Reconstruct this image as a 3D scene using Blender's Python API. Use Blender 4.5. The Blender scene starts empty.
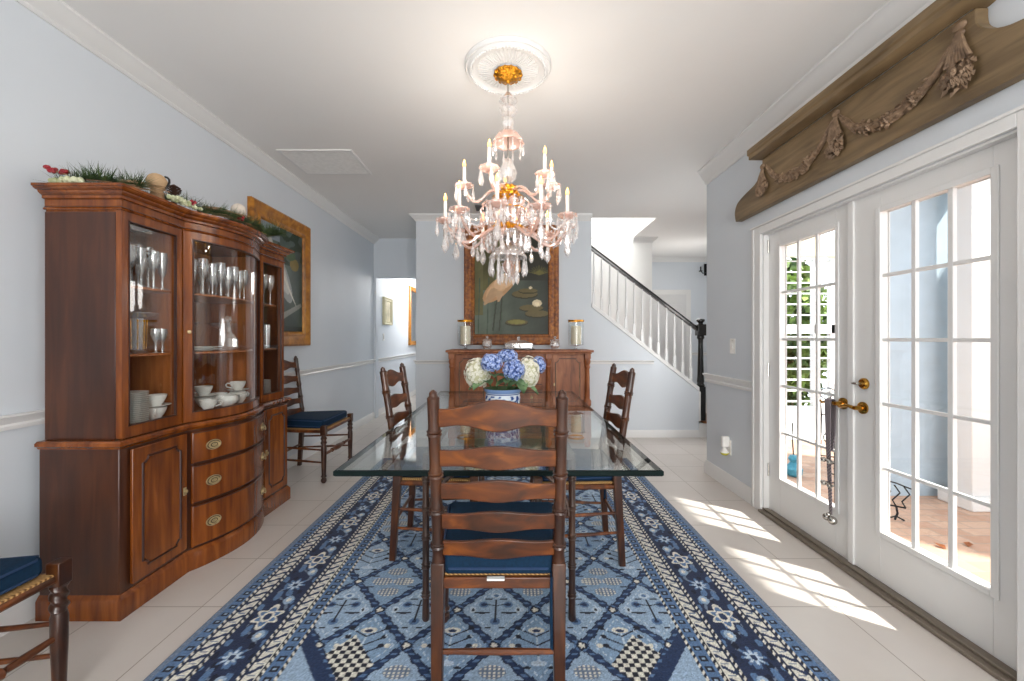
import bpy, math, random
import numpy as np
from mathutils import Vector, Matrix, Euler
random.seed(7)
PI = math.pi
S = bpy.context.scene
COL = S.collection

# ------------------------------------------------------------------ camera
cam_d = bpy.data.cameras.new('camera'); cam = bpy.data.objects.new('camera', cam_d); COL.objects.link(cam)
EYE = 1.22
cam.location = (0, 0, EYE); cam.rotation_euler = (PI/2, 0, 0)
cam_d.sensor_width = 36.0; cam_d.lens = 36.0*415/1024; cam_d.shift_y = -2.5/1024
cam_d.clip_start = 0.03
S.camera = cam
# ------------------------------------------------------------------ world, sun, large lights, exposure
W = bpy.data.worlds.new('sky'); S.world = W; W.use_nodes = True
bg = W.node_tree.nodes['Background']; bg.inputs[0].default_value = (0.86, 0.93, 1.0, 1); bg.inputs[1].default_value = 1.6
def lamp(name, kind, loc, direction, power, color=(1, 1, 1), size=1.0, size_y=None):
    d = bpy.data.lights.new(name, kind); d.energy = power; d.color = color
    o = bpy.data.objects.new(name, d); COL.objects.link(o); o.location = loc
    o.rotation_euler = Vector(direction).to_track_quat('-Z', 'Y').to_euler()
    if kind == 'AREA':
        d.size = size
        if size_y: d.shape = 'RECTANGLE'; d.size_y = size_y
    return o
sun = lamp('sun', 'SUN', (6, -4, 8), (-0.667, 0.5, -1.0), 5.0, (1, 0.95, 0.86)); sun.data.angle = 0.03
lamp('added_rear_fill', 'AREA', (0.75, -3.05, 1.45), (-0.3, 1, 0.0), 68, (1.0, 0.97, 0.94), 1.85, 2.05)  # area light added behind the camera to brighten the room
o = lamp('added_foyer_light', 'POINT', (2.75, 6.7, 1.9), (0, 0, -1), 9, (1.0, 0.95, 0.9)); o.data.shadow_soft_size = 0.25  # added light without a fixture, brightens the foyer and its ceiling
o = lamp('added_hall_light', 'POINT', (-1.5, 8.2, 2.2), (0, 0, -1), 26, (1.0, 0.96, 0.92)); o.data.shadow_soft_size = 0.2  # added light without a fixture, brightens the hall wall and ceiling
lamp('added_stairwell_light', 'AREA', (1.4, 5.75, 5.15), (0, 0, -1), 45, (1, 1, 1), 0.8, 0.9)  # area light added at the shaft top to whiten the stairwell
o = lamp('added_far_ceiling_fill', 'POINT', (2.12, 4.3, 1.3), (0, 0, -1), 7, (1.0, 0.96, 0.92)); o.data.shadow_soft_size = 0.2  # added fill without a fixture, out of view, lifts the far ceiling
S.view_settings.view_transform = 'Standard'; S.view_settings.look = 'None'; S.view_settings.gamma = 1.0
S.view_settings.use_curve_mapping = False; S.view_settings.exposure = 1.08
try:
    cy = S.cycles
    cy.max_bounces = 10; cy.diffuse_bounces = 5; cy.glossy_bounces = 5; cy.transmission_bounces = 6; cy.transparent_max_bounces = 40
    cy.sample_clamp_indirect = 4.0; cy.caustics_reflective = False; cy.caustics_refractive = False; cy.use_denoising = True
except Exception:
    pass

# ------------------------------------------------------------------ materials
def lin(h):
    h = h.lstrip('#'); c = [int(h[i:i+2], 16)/255 for i in (0, 2, 4)]
    return tuple(((x+0.055)/1.055)**2.4 if x > 0.04045 else x/12.92 for x in c) + (1,)
def newmat(name):
    m = bpy.data.materials.new(name); m.use_nodes = True
    return m, m.node_tree.nodes, m.node_tree.links, m.node_tree.nodes['Principled BSDF']
def plain(name, col, rough=0.5, metal=0.0, noise=0.06, nscale=30, spec=0.5, bump=0.0, coat=0.0):
    m, N, L, P = newmat(name)
    P.inputs['Roughness'].default_value = rough; P.inputs['Metallic'].default_value = metal
    P.inputs['Specular IOR Level'].default_value = spec; P.inputs['Coat Weight'].default_value = coat
    c = lin(col)
    t = N.new('ShaderNodeTexNoise'); t.inputs['Scale'].default_value = nscale; t.inputs['Detail'].default_value = 4
    g = N.new('ShaderNodeTexCoord'); L.new(g.outputs['Object'], t.inputs['Vector'])
    r = N.new('ShaderNodeValToRGB')
    r.color_ramp.elements[0].position = 0.3; r.color_ramp.elements[1].position = 0.7
    r.color_ramp.elements[0].color = tuple(x*(1-noise) for x in c[:3])+(1,)
    r.color_ramp.elements[1].color = tuple(min(1, x*(1+noise)) for x in c[:3])+(1,)
    L.new(t.outputs['Fac'], r.inputs['Fac']); L.new(r.outputs['Color'], P.inputs['Base Color'])
    if bump:
        b = N.new('ShaderNodeBump'); b.inputs['Strength'].default_value = bump; b.inputs['Distance'].default_value = 0.01
        L.new(t.outputs['Fac'], b.inputs['Height']); L.new(b.outputs['Normal'], P.inputs['Normal'])
    return m
def wood(name, dark, mid, light, stretch=(12, 12, 1.2), scale=3.0, rough=0.3, coat=0.25):
    m, N, L, P = newmat(name)
    P.inputs['Roughness'].default_value = rough; P.inputs['Coat Weight'].default_value = coat; P.inputs['Coat Roughness'].default_value = 0.15
    g = N.new('ShaderNodeTexCoord'); mp = N.new('ShaderNodeMapping'); mp.inputs['Scale'].default_value = stretch
    L.new(g.outputs['Object'], mp.inputs['Vector'])
    t = N.new('ShaderNodeTexNoise'); t.inputs['Scale'].default_value = scale; t.inputs['Detail'].default_value = 6; t.inputs['Distortion'].default_value = 0.6
    L.new(mp.outputs['Vector'], t.inputs['Vector'])
    t2 = N.new('ShaderNodeTexNoise'); t2.inputs['Scale'].default_value = 2.2; t2.inputs['Detail'].default_value = 2
    L.new(g.outputs['Object'], t2.inputs['Vector'])
    mx = N.new('ShaderNodeMath'); mx.operation = 'MULTIPLY_ADD'; mx.inputs[1].default_value = 0.65
    m2 = N.new('ShaderNodeMath'); m2.operation = 'MULTIPLY'; m2.inputs[1].default_value = 0.35
    L.new(t.outputs['Fac'], mx.inputs[0]); L.new(t2.outputs['Fac'], m2.inputs[0]); L.new(m2.outputs[0], mx.inputs[2])
    r = N.new('ShaderNodeValToRGB'); e = r.color_ramp.elements
    e[0].position = 0.34; e[0].color = lin(dark); e[1].position = 0.66; e[1].color = lin(light)
    k = e.new(0.5); k.color = lin(mid)
    L.new(mx.outputs[0], r.inputs['Fac']); L.new(r.outputs['Color'], P.inputs['Base Color'])
    return m
def clear(name, tint, refl=1.0, base=0.0, rough=0.0, body=0.0, bodycol=(1, 1, 1, 1)):
    """see-through glass: transparent + mirror by Fresnel, with an optional cloudy body"""
    m, N, L, P = newmat(name); out = N['Material Output']; N.remove(P)
    tr = N.new('ShaderNodeBsdfTransparent'); tr.inputs[0].default_value = tint
    gl = N.new('ShaderNodeBsdfGlossy'); gl.inputs['Roughness'].default_value = rough; gl.inputs[0].default_value = (1, 1, 1, 1)
    f = N.new('ShaderNodeLayerWeight'); f.inputs[0].default_value = 0.5      # Schlick: 0.04 + 0.96 * facing^5
    pw = N.new('ShaderNodeMath'); pw.operation = 'POWER'; pw.inputs[1].default_value = 5.0; L.new(f.outputs['Facing'], pw.inputs[0])
    mu = N.new('ShaderNodeMath'); mu.operation = 'MULTIPLY_ADD'; mu.inputs[1].default_value = 0.96*refl; mu.inputs[2].default_value = 0.04*refl+base; mu.use_clamp = True
    L.new(pw.outputs[0], mu.inputs[0])
    mx = N.new('ShaderNodeMixShader'); L.new(mu.outputs[0], mx.inputs[0]); L.new(tr.outputs[0], mx.inputs[1]); L.new(gl.outputs[0], mx.inputs[2])
    last = mx
    if body:
        d = N.new('ShaderNodeBsdfDiffuse'); d.inputs[0].default_value = bodycol
        m2 = N.new('ShaderNodeMixShader'); m2.inputs[0].default_value = body
        L.new(mx.outputs[0], m2.inputs[1]); L.new(d.outputs[0], m2.inputs[2]); last = m2
    L.new(last.outputs[0], out.inputs['Surface'])
    return m
def glow(name, col, strength):
    m, N, L, P = newmat(name); P.inputs['Emission Color'].default_value = lin(col); P.inputs['Emission Strength'].default_value = strength
    P.inputs['Base Color'].default_value = lin(col)
    return m
def painted(name, rough=0.9, sheen=0.0, grain=0.0):
    """colour pattern stored on the weave / canvas grid"""
    m, N, L, P = newmat(name); P.inputs['Roughness'].default_value = rough; P.inputs['Sheen Weight'].default_value = sheen
    P.inputs['Specular IOR Level'].default_value = 0.25
    a = N.new('ShaderNodeAttribute'); a.attribute_name = 'Col'
    L.new(a.outputs['Color'], P.inputs['Base Color'])
    if grain:
        t = N.new('ShaderNodeTexNoise'); t.inputs['Scale'].default_value = 220
        g = N.new('ShaderNodeTexCoord'); L.new(g.outputs['Object'], t.inputs['Vector'])
        b = N.new('ShaderNodeBump'); b.inputs['Strength'].default_value = grain; b.inputs['Distance'].default_value = 0.004
        L.new(t.outputs['Fac'], b.inputs['Height']); L.new(b.outputs['Normal'], P.inputs['Normal'])
    return m
def tiles(name):
    m, N, L, P = newmat(name)
    P.inputs['Roughness'].default_value = 0.32; P.inputs['Specular IOR Level'].default_value = 0.35
    g = N.new('ShaderNodeTexCoord'); mp = N.new('ShaderNodeMapping'); mp.inputs['Location'].default_value = (-0.236, -0.24, 0)
    L.new(g.outputs['Object'], mp.inputs['Vector'])
    b = N.new('ShaderNodeTexBrick'); b.offset = 0; b.inputs['Scale'].default_value = 1.0
    b.inputs['Brick Width'].default_value = 0.411; b.inputs['Row Height'].default_value = 0.411
    b.inputs['Mortar Size'].default_value = 0.0026; b.inputs['Mortar Smooth'].default_value = 0.3; b.inputs['Bias'].default_value = 0
    b.inputs['Color1'].default_value = lin('#D3CDC8'); b.inputs['Color2'].default_value = lin('#CDC7C1'); b.inputs['Mortar'].default_value = lin('#9C9389')
    L.new(mp.outputs[0], b.inputs['Vector'])
    t = N.new('ShaderNodeTexNoise'); t.inputs['Scale'].default_value = 3.5; t.inputs['Detail'].default_value = 5
    L.new(g.outputs['Object'], t.inputs['Vector'])
    r = N.new('ShaderNodeValToRGB'); r.color_ramp.elements[0].color = (0.88, 0.86, 0.84, 1); r.color_ramp.elements[1].color = (1, 1, 1, 1)
    L.new(t.outputs['Fac'], r.inputs['Fac'])
    mx = N.new('ShaderNodeMix'); mx.data_type = 'RGBA'; mx.blend_type = 'MULTIPLY'; mx.inputs[0].default_value = 1
    L.new(b.outputs['Color'], mx.inputs[6]); L.new(r.outputs['Color'], mx.inputs[7]); L.new(mx.outputs[2], P.inputs['Base Color'])
    return m
def bricks(name):
    m, N, L, P = newmat(name); P.inputs['Roughness'].default_value = 0.85
    g = N.new('ShaderNodeTexCoord')
    b = N.new('ShaderNodeTexBrick'); b.inputs['Scale'].default_value = 1.0
    b.inputs['Brick Width'].default_value = 0.21; b.inputs['Row Height'].default_value = 0.105; b.inputs['Mortar Size'].default_value = 0.005
    b.inputs['Color1'].default_value = lin('#B58E77'); b.inputs['Color2'].default_value = lin('#C6A48D'); b.inputs['Mortar'].default_value = lin('#A89484')
    L.new(g.outputs['Object'], b.inputs['Vector']); L.new(b.outputs['Color'], P.inputs['Base Color'])
    return m
def rush(name):
    m, N, L, P = newmat(name); P.inputs['Roughness'].default_value = 0.75
    g = N.new('ShaderNodeTexCoord'); w = N.new('ShaderNodeTexWave'); w.inputs['Scale'].default_value = 45; w.inputs['Distortion'].default_value = 1.2
    w.bands_direction = 'DIAGONAL'
    L.new(g.outputs['Object'], w.inputs['Vector'])
    r = N.new('ShaderNodeValToRGB'); r.color_ramp.elements[0].color = lin('#6E4A22'); r.color_ramp.elements[1].color = lin('#CFA468')
    L.new(w.outputs['Fac'], r.inputs['Fac']); L.new(r.outputs['Color'], P.inputs['Base Color'])
    b = N.new('ShaderNodeBump'); b.inputs['Strength'].default_value = 0.6; b.inputs['Distance'].default_value = 0.004
    L.new(w.outputs['Fac'], b.inputs['Height']); L.new(b.outputs['Normal'], P.inputs['Normal'])
    return m
def plaid(name):
    m, N, L, P = newmat(name); P.inputs['Roughness'].default_value = 0.8
    g = N.new('ShaderNodeTexCoord'); c = N.new('ShaderNodeTexChecker'); c.inputs['Scale'].default_value = 110
    c.inputs['Color1'].default_value = lin('#55505A'); c.inputs['Color2'].default_value = lin('#9A8F90')
    L.new(g.outputs['Object'], c.inputs['Vector']); L.new(c.outputs['Color'], P.inputs['Base Color'])
    return m
def leafy(name, a, b, scale=6):
    m, N, L, P = newmat(name); P.inputs['Roughness'].default_value = 0.6
    g = N.new('ShaderNodeTexCoord'); t = N.new('ShaderNodeTexNoise'); t.inputs['Scale'].default_value = scale
    L.new(g.outputs['Object'], t.inputs['Vector'])
    r = N.new('ShaderNodeValToRGB'); r.color_ramp.elements[0].position = 0.38; r.color_ramp.elements[1].position = 0.62
    r.color_ramp.elements[0].color = lin(a); r.color_ramp.elements[1].color = lin(b)
    L.new(t.outputs['Fac'], r.inputs['Fac']); L.new(r.outputs['Color'], P.inputs['Base Color'])
    return m
M = {}
M['wall'] = plain('pale_blue_paint', '#D4DAE0', 0.6, noise=0.015, nscale=2, spec=0.3)
M['ceil'] = plain('white_ceiling_paint', '#ECEBE9', 0.8, noise=0.01, nscale=2, spec=0.2)
M['trim'] = plain('white_gloss_paint', '#E2E2E1', 0.35, noise=0.01, nscale=4)
M['bright'] = plain('white_stairwell_paint', '#EEEEEC', 0.7, noise=0.01, nscale=2)
M['floor'] = tiles('cream_floor_tile')
M['cab'] = wood('mahogany', '#50240A', '#733A0F', '#92501A', stretch=(9, 9, 0.8), rough=0.26)
M['cabshaded'] = wood('mahogany_shaded_side', '#33180B', '#41200F', '#502A13', stretch=(9, 9, 0.8), rough=0.3)  # darker copy of the mahogany: the cabinet side's shade put into the colour
M['cabline'] = plain('dark_moulding_line', '#35170B', 0.4)
M['cabin'] = wood('cabinet_interior', '#7E461F', '#9D5C2C', '#B57039', rough=0.45, coat=0.05)
M['chair'] = wood('walnut_chair', '#331807', '#5A2C0B', '#8A4C12', stretch=(3, 8, 8), rough=0.38, coat=0.1)
M['chairpost'] = wood('walnut_post', '#241108', '#3B1D0C', '#573012', stretch=(8, 8, 2), rough=0.3)
M['tableleg'] = wood('dark_bamboo', '#1F130D', '#33211A', '#4A3020', stretch=(8, 8, 2), rough=0.35)
M['sideb'] = wood('oak_sideboard', '#6A3718', '#93552F', '#AE7047', stretch=(6, 6, 1.4), rough=0.45, coat=0.0)
M['rush'] = rush('woven_rush')
M['navy'] = plain('navy_cotton', '#0E2940', 0.85, noise=0.2, nscale=120, spec=0.2)
M['piping'] = plain('navy_piping', '#1B3558', 0.8)
M['brass'] = plain('polished_brass', '#B98A3C', 0.22, 1.0, noise=0.2, nscale=40)
M['antique'] = plain('antique_brass', '#CDB98C', 0.4, 0.7, noise=0.25, nscale=60)
M['darkbrass'] = plain('tarnished_brass_groove', '#5A4A2E', 0.5, 0.6)
M['gold'] = plain('gilt_bronze', '#C98A2A', 0.28, 1.0, noise=0.4, nscale=50, bump=0.6)
M['goldframe'] = wood('gilt_wood', '#7A480C', '#AA6C17', '#C88A2C', stretch=(2, 2, 2), scale=6, rough=0.35, coat=0.1)
M['burl'] = wood('burl_frame', '#5A2A0A', '#8E4F14', '#B87324', stretch=(3, 3, 3), scale=9, rough=0.5, coat=0)
M['iron'] = plain('black_iron', '#17181A', 0.45, 0.6)
M['ebony'] = plain('black_lacquer', '#141210', 0.25, noise=0.2, coat=0.3)
M['silver'] = plain('silver_bell_metal', '#B9B6B0', 0.25, 1.0)
M['plasticwhite'] = plain('white_plastic', '#EDECE8', 0.35)
M['greyhole'] = plain('grey_slot', '#77777A', 0.5)
M['china'] = plain('white_china', '#E2E3DF', 0.2, noise=0.05, nscale=60)
M['wax'] = plain('ivory_wax', '#EADFC4', 0.5, noise=0.03)
M['candlewhite'] = plain('candle_sleeve_white', '#F2E6DC', 0.4)
M['darkmetal'] = plain('dark_vent_metal', '#54565A', 0.5)
M['ventgrey'] = plain('vent_louvre_white', '#E9E9E7', 0.7)
M['pane'] = clear('window_glass', (0.985, 0.99, 0.99, 1), 0.8)
M['cabglass'] = clear('cabinet_glass', (0.97, 0.97, 0.96, 1), 1.0, 0.01)
M['table'] = clear('table_glass', (0.93, 0.965, 0.95, 1), 1.0, 0.0)
M['tableedge'] = plain('table_glass_edge', '#0A1918', 0.6, noise=0.3, nscale=8, spec=0.12)
M['crystal'] = clear('cut_crystal', (0.98, 0.97, 0.965, 1), 1.3, 0.22, 0.04, 0.17, lin('#FFF8F4'))
M['pink'] = clear('pink_crystal', (0.98, 0.93, 0.91, 1), 1.3, 0.18, 0.05, 0.32, lin('#F7CDBC'))
M['stemglass'] = clear('drinking_glass', (0.93, 0.94, 0.95, 1), 1.6, 0.17, 0.02, 0.10, lin('#F6F8F9'))
M['shade'] = clear('clear_glass_shade', (0.96, 0.97, 0.97, 1), 0.5, 0.0)
M['bulb'] = glow('warm_bulb', '#FFB44E', 3.2)
M['rug'] = painted('blue_wool_pile', 0.95, 0.1, 0.5)
M['canvas'] = painted('oil_on_canvas', 0.45)
M['valance'] = wood('stained_pine', '#5E4C34', '#7A6548', '#8E7757', stretch=(3, 1.0, 9), scale=3, rough=0.5, coat=0.0)
M['carving'] = wood('carved_pine', '#5A4634', '#816952', '#A48A70', stretch=(4, 4, 4), scale=8, rough=0.6, coat=0.0)
M['bluechina'] = painted('blue_and_white_porcelain', 0.15)
M['petalwhite'] = plain('cream_petals', '#EEECDC', 0.7, noise=0.05, nscale=60)
M['petalblue'] = leafy('blue_petals', '#6482C8', '#C2D2F4', 70)
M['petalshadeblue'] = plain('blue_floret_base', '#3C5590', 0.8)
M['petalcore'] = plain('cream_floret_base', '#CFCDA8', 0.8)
M['leaf'] = leafy('green_leaf', '#3C6238', '#86A678', 12)
M['stem'] = plain('green_stem', '#3F5A30', 0.6)
M['pine'] = leafy('pine_needle', '#1F3A1E', '#53683A', 30)
M['twig'] = plain('dry_twig', '#9A7B5C', 0.8, noise=0.3)
M['palegreen'] = leafy('moss', '#9CA27A', '#C9CBAA', 25)
M['berry'] = plain('red_berry', '#8E1422', 0.35, noise=0.3)
M['cone'] = plain('pine_cone_brown', '#4A2E22', 0.8, noise=0.4)
M['tan'] = plain('tan_ornament', '#B3946F', 0.6, noise=0.25, nscale=18)
M['pale'] = plain('pale_ornament', '#CFC4B6', 0.6, noise=0.12, nscale=14)
M['blackband'] = plain('black_collar', '#1E1B1C', 0.6)
M['porchblue'] = plain('blue_stucco', '#B3C4D0', 0.9, noise=0.05, nscale=8)
M['patio'] = bricks('terracotta_pavers')
M['hedge'] = leafy('hedge_leaf', '#2F4A1E', '#86A04E', 3)
M['teal'] = plain('turquoise_glaze', '#3F8FA6', 0.4)
M['plaid'] = plaid('grey_plaid')
M['yellow'] = plain('yellow_oil', '#C9C23A', 0.15)
M['threshold'] = plain('bronze_threshold', '#7C7266', 0.45, 0.3)
M['blackgap'] = plain('black_seal', '#1A1816', 0.7)
M['treadwood'] = wood('stair_tread_wood', '#5A3419', '#86532B', '#A97142', rough=0.35)
M['doorgrey'] = plain('interior_door_paint', '#D6D6D6', 0.45, noise=0.01)
M['cream'] = plain('cream_paint', '#D9D0AE', 0.7)
M['deadleaf'] = plain('dead_leaf', '#9A5B2E', 0.8)
M['mirrorglass'] = plain('mirror_silver', '#F2F4F4', 0.02, 1.0, noise=0)

# ------------------------------------------------------------------ geometry helpers
LOC = {}
class MB:
    def __init__(s): s.v = []; s.f = []; s.mi = []; s.cur = 0
    def add(s, vs, fs):
        o = len(s.v); s.v += [tuple(p) for p in vs]; s.f += [tuple(i+o for i in q) for q in fs]; s.mi += [s.cur]*len(fs); return s
    def box(s, x0, x1, y0, y1, z0, z1):
        return s.add([(x0,y0,z0),(x1,y0,z0),(x1,y1,z0),(x0,y1,z0),(x0,y0,z1),(x1,y0,z1),(x1,y1,z1),(x0,y1,z1)],
                     [(0,3,2,1),(4,5,6,7),(0,1,5,4),(1,2,6,5),(2,3,7,6),(3,0,4,7)])
    def hexa(s, b, t):
        return s.add(list(b)+list(t), [(0,3,2,1),(4,5,6,7),(0,1,5,4),(1,2,6,5),(2,3,7,6),(3,0,4,7)])
    def prism(s, poly, f0, f1):
        """poly [(a,b)], f0/f1 map (a,b) to the two end faces"""
        n = len(poly)
        return s.add([f0(a, b) for a, b in poly]+[f1(a, b) for a, b in poly],
                     [tuple(range(n-1, -1, -1)), tuple(range(n, 2*n))]+[(i, (i+1) % n, (i+1) % n+n, i+n) for i in range(n)])
    def tube(s, pts, r, n=8, closed=False):
        pts = [Vector(p) for p in pts]; m = len(pts); rs = r if isinstance(r, (list, tuple)) else [r]*m
        vs = []; up = None
        for i, p in enumerate(pts):
            a = pts[(i-1) % m] if (closed or i) else p; b = pts[(i+1) % m] if (closed or i < m-1) else p
            d = (b-a)
            d = d.normalized() if d.length > 1e-9 else Vector((0, 0, 1))
            if up is None:
                up = Vector((0, 0, 1)) if abs(d.z) < 0.9 else Vector((1, 0, 0))
            x = up - d*up.dot(d)
            if x.length < 1e-6: x = d.orthogonal()
            x.normalize(); up = x; y = d.cross(x)
            for k in range(n):
                t = 2*PI*k/n; vs.append(p + (x*math.cos(t)+y*math.sin(t))*rs[i])
        fs = [(i*n+k, i*n+(k+1) % n, ((i+1) % m)*n+(k+1) % n, ((i+1) % m)*n+k) for i in range(m if closed else m-1) for k in range(n)]
        if not closed: fs += [tuple(range(n-1, -1, -1)), tuple(range((m-1)*n, m*n))]
        return s.add(vs, fs)
    def spin(s, p0, p1, prof, n=16, rfun=None):
        """turned shape along p0->p1; prof [(t, r)] with t in 0..1"""
        p0 = Vector(p0); p1 = Vector(p1); d = (p1-p0); u = d.normalized()
        x = u.orthogonal().normalized() if abs(u.z) < 0.99 else Vector((1, 0, 0)); x = (x-u*x.dot(u)).normalized(); y = u.cross(x)
        vs = []; m = len(prof)
        for t, r in prof:
            for k in range(n):
                a = 2*PI*k/n; q = r*(rfun(t, a) if rfun else 1)
                vs.append(p0+d*t+(x*math.cos(a)+y*math.sin(a))*q)
        fs = [(i*n+k, i*n+(k+1) % n, (i+1)*n+(k+1) % n, (i+1)*n+k) for i in range(m-1) for k in range(n)]
        fs += [tuple(range(n-1, -1, -1)), tuple(range((m-1)*n, m*n))]
        return s.add(vs, fs)
    def lathe(s, prof, c=(0, 0, 0), n=24, cap=True):
        """prof [(r, z)] about a vertical axis at c"""
        vs = []; m = len(prof)
        for r, z in prof:
            for k in range(n):
                a = 2*PI*k/n; vs.append((c[0]+r*math.cos(a), c[1]+r*math.sin(a), c[2]+z))
        fs = [(i*n+k, i*n+(k+1) % n, (i+1)*n+(k+1) % n, (i+1)*n+k) for i in range(m-1) for k in range(n)]
        if cap: fs += [tuple(range(n-1, -1, -1)), tuple(range((m-1)*n, m*n))]
        return s.add(vs, fs)
    def ball(s, c, r, nu=14, nv=9):
        if not isinstance(r, (tuple, list)): r = (r, r, r)
        vs = []; fs = []
        for j in range(1, nv):
            ph = PI*j/nv
            for i in range(nu):
                a = 2*PI*i/nu; vs.append((c[0]+r[0]*math.sin(ph)*math.cos(a), c[1]+r[1]*math.sin(ph)*math.sin(a), c[2]-r[2]*math.cos(ph)))
        b = len(vs); vs += [(c[0], c[1], c[2]-r[2]), (c[0], c[1], c[2]+r[2])]
        for j in range(nv-2):
            for i in range(nu):
                fs.append((j*nu+i, j*nu+(i+1) % nu, (j+1)*nu+(i+1) % nu, (j+1)*nu+i))
        for i in range(nu):
            fs.append((b, (i+1) % nu, i)); fs.append((b+1, (nv-2)*nu+i, (nv-2)*nu+(i+1) % nu))
        return s.add(vs, fs)
    def sweep(s, path, prof, closed_ends=True):
        """moulding: path [(x,y)] walked with the outside on its right, prof [(out, z)] closed"""
        P = [Vector(p) for p in path]; m = len(P); k = len(prof); vs = []
        for i in range(m):
            d1 = (P[i]-P[i-1]).normalized() if i else (P[1]-P[0]).normalized()
            d2 = (P[i+1]-P[i]).normalized() if i < m-1 else d1
            n1 = Vector((d1.y, -d1.x)); n2 = Vector((d2.y, -d2.x)); nn = (n1+n2).normalized(); sc = 1/max(0.35, nn.dot(n1))
            for o, z in prof: vs.append((P[i].x+nn.x*o*sc, P[i].y+nn.y*o*sc, z))
        fs = [(i*k+j, i*k+(j+1) % k, (i+1)*k+(j+1) % k, (i+1)*k+j) for i in range(m-1) for j in range(k)]
        fs += [tuple(range(k-1, -1, -1)), tuple(range((m-1)*k, m*k))]
        return s.add(vs, fs)
    def xf(s, mat, start=0):
        s.v = s.v[:start]+[tuple(mat @ Vector(p)) for p in s.v[start:]]; return s
    def build(s, name, mat, parent=None, bevel=0, smooth=35, loc=None, seg=2):
        me = bpy.data.meshes.new(name)
        off = LOC.get(parent.name, Vector((0, 0, 0))) if parent is not None else Vector(loc or (0, 0, 0))
        me.from_pydata([(p[0]-off[0], p[1]-off[1], p[2]-off[2]) for p in s.v], [], s.f); me.update()
        for q in (mat if isinstance(mat, (list, tuple)) else [mat]): me.materials.append(M[q] if isinstance(q, str) else q)
        if any(s.mi): me.polygons.foreach_set('material_index', s.mi)
        import bmesh
        b = bmesh.new(); b.from_mesh(me); bmesh.ops.recalc_face_normals(b, faces=b.faces); b.to_mesh(me); b.free()
        if smooth:
            me.shade_smooth(); me.set_sharp_from_angle(angle=math.radians(smooth))
        o = bpy.data.objects.new(name, me); COL.objects.link(o)
        if parent is not None: o.parent = parent; LOC[o.name] = off
        else:
            o.location = loc or (0, 0, 0); LOC[o.name] = Vector(loc or (0, 0, 0))
        if bevel:
            d = o.modifiers.new('edge', 'BEVEL'); d.width = bevel; d.segments = seg; d.limit_method = 'ANGLE'; d.angle_limit = math.radians(40)
        return o
def tag(o, label=None, cat=None, group=None, kind=None):
    if label: o['label'] = label
    if cat: o['category'] = cat
    if group: o['group'] = group
    if kind: o['kind'] = kind
    return o
def thing(name, label, cat, loc=(0, 0, 0), rz=0, group=None, local=False):
    """an Empty at the thing's base; parts are given in world coordinates unless local"""
    o = bpy.data.objects.new(name, None); COL.objects.link(o); o.location = loc; o.rotation_euler = (0, 0, rz); o.empty_display_size = 0.1
    LOC[o.name] = Vector((0, 0, 0)) if local else Vector(loc)
    return tag(o, label, cat, group)
def struct(name, mb, mat, bevel=0, parent=None, smooth=35):
    o = mb.build(name, mat, parent, bevel, smooth)
    if parent is None: o['kind'] = 'structure'
    return o
def dup(root, loc, rz=0, label=None, group=None, scale=None):
    r = root.copy(); COL.objects.link(r); r.location = loc; r.rotation_euler = (0, 0, rz)
    if scale: r.scale = (scale,)*3
    if label: r['label'] = label
    if group: r['group'] = group
    for ch in list(root.children):
        c = ch.copy(); COL.objects.link(c); c.parent = r
        for g in list(ch.children):
            d = g.copy(); COL.objects.link(d); d.parent = c
    return r
def paint_mesh(name, w, h, nx, ny, fn, mat, parent, plane, loc=None):
    """flat grid coloured per vertex by fn(u, v) -> rgb arrays (u 0..w, v 0..h); plane maps (u, v) arrays to xyz"""
    us = np.linspace(0, w, nx); vs = np.linspace(0, h, ny); U, V = np.meshgrid(us, vs)
    X, Y, Z = plane(U, V); co = np.stack([X.ravel(), Y.ravel(), Z.ravel()], 1)
    off = LOC.get(parent.name, Vector((0, 0, 0))) if parent is not None else Vector(loc or (0, 0, 0))
    co = co - np.array(off)
    me = bpy.data.meshes.new(name); me.vertices.add(nx*ny); me.vertices.foreach_set('co', co.ravel())
    i = np.arange(nx*ny).reshape(ny, nx); q = np.stack([i[:-1, :-1], i[:-1, 1:], i[1:, 1:], i[1:, :-1]], -1).reshape(-1, 4)
    me.loops.add(q.size); me.loops.foreach_set('vertex_index', q.ravel())
    me.polygons.add(len(q)); me.polygons.foreach_set('loop_start', np.arange(len(q))*4)
    me.update(); me.validate()
    rgb = fn(U, V); a = me.color_attributes.new('Col', 'FLOAT_COLOR', 'POINT')
    c = np.ones((nx*ny, 4), np.float32); c[:, :3] = rgb.reshape(-1, 3); a.data.foreach_set('color', c.ravel())
    me.materials.append(M[mat])
    o = bpy.data.objects.new(name, me); COL.objects.link(o)
    if parent is not None: o.parent = parent
    else: o.location = loc or (0, 0, 0)
    return o
def L3(h): return np.array(lin(h)[:3])

# ------------------------------------------------------------------ measurements of the room
XL, XR, YB, H = -2.10, 1.765, 5.10, 2.73
YC = 3.76            # outer corner of the right wall
YREAR = -3.2

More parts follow.
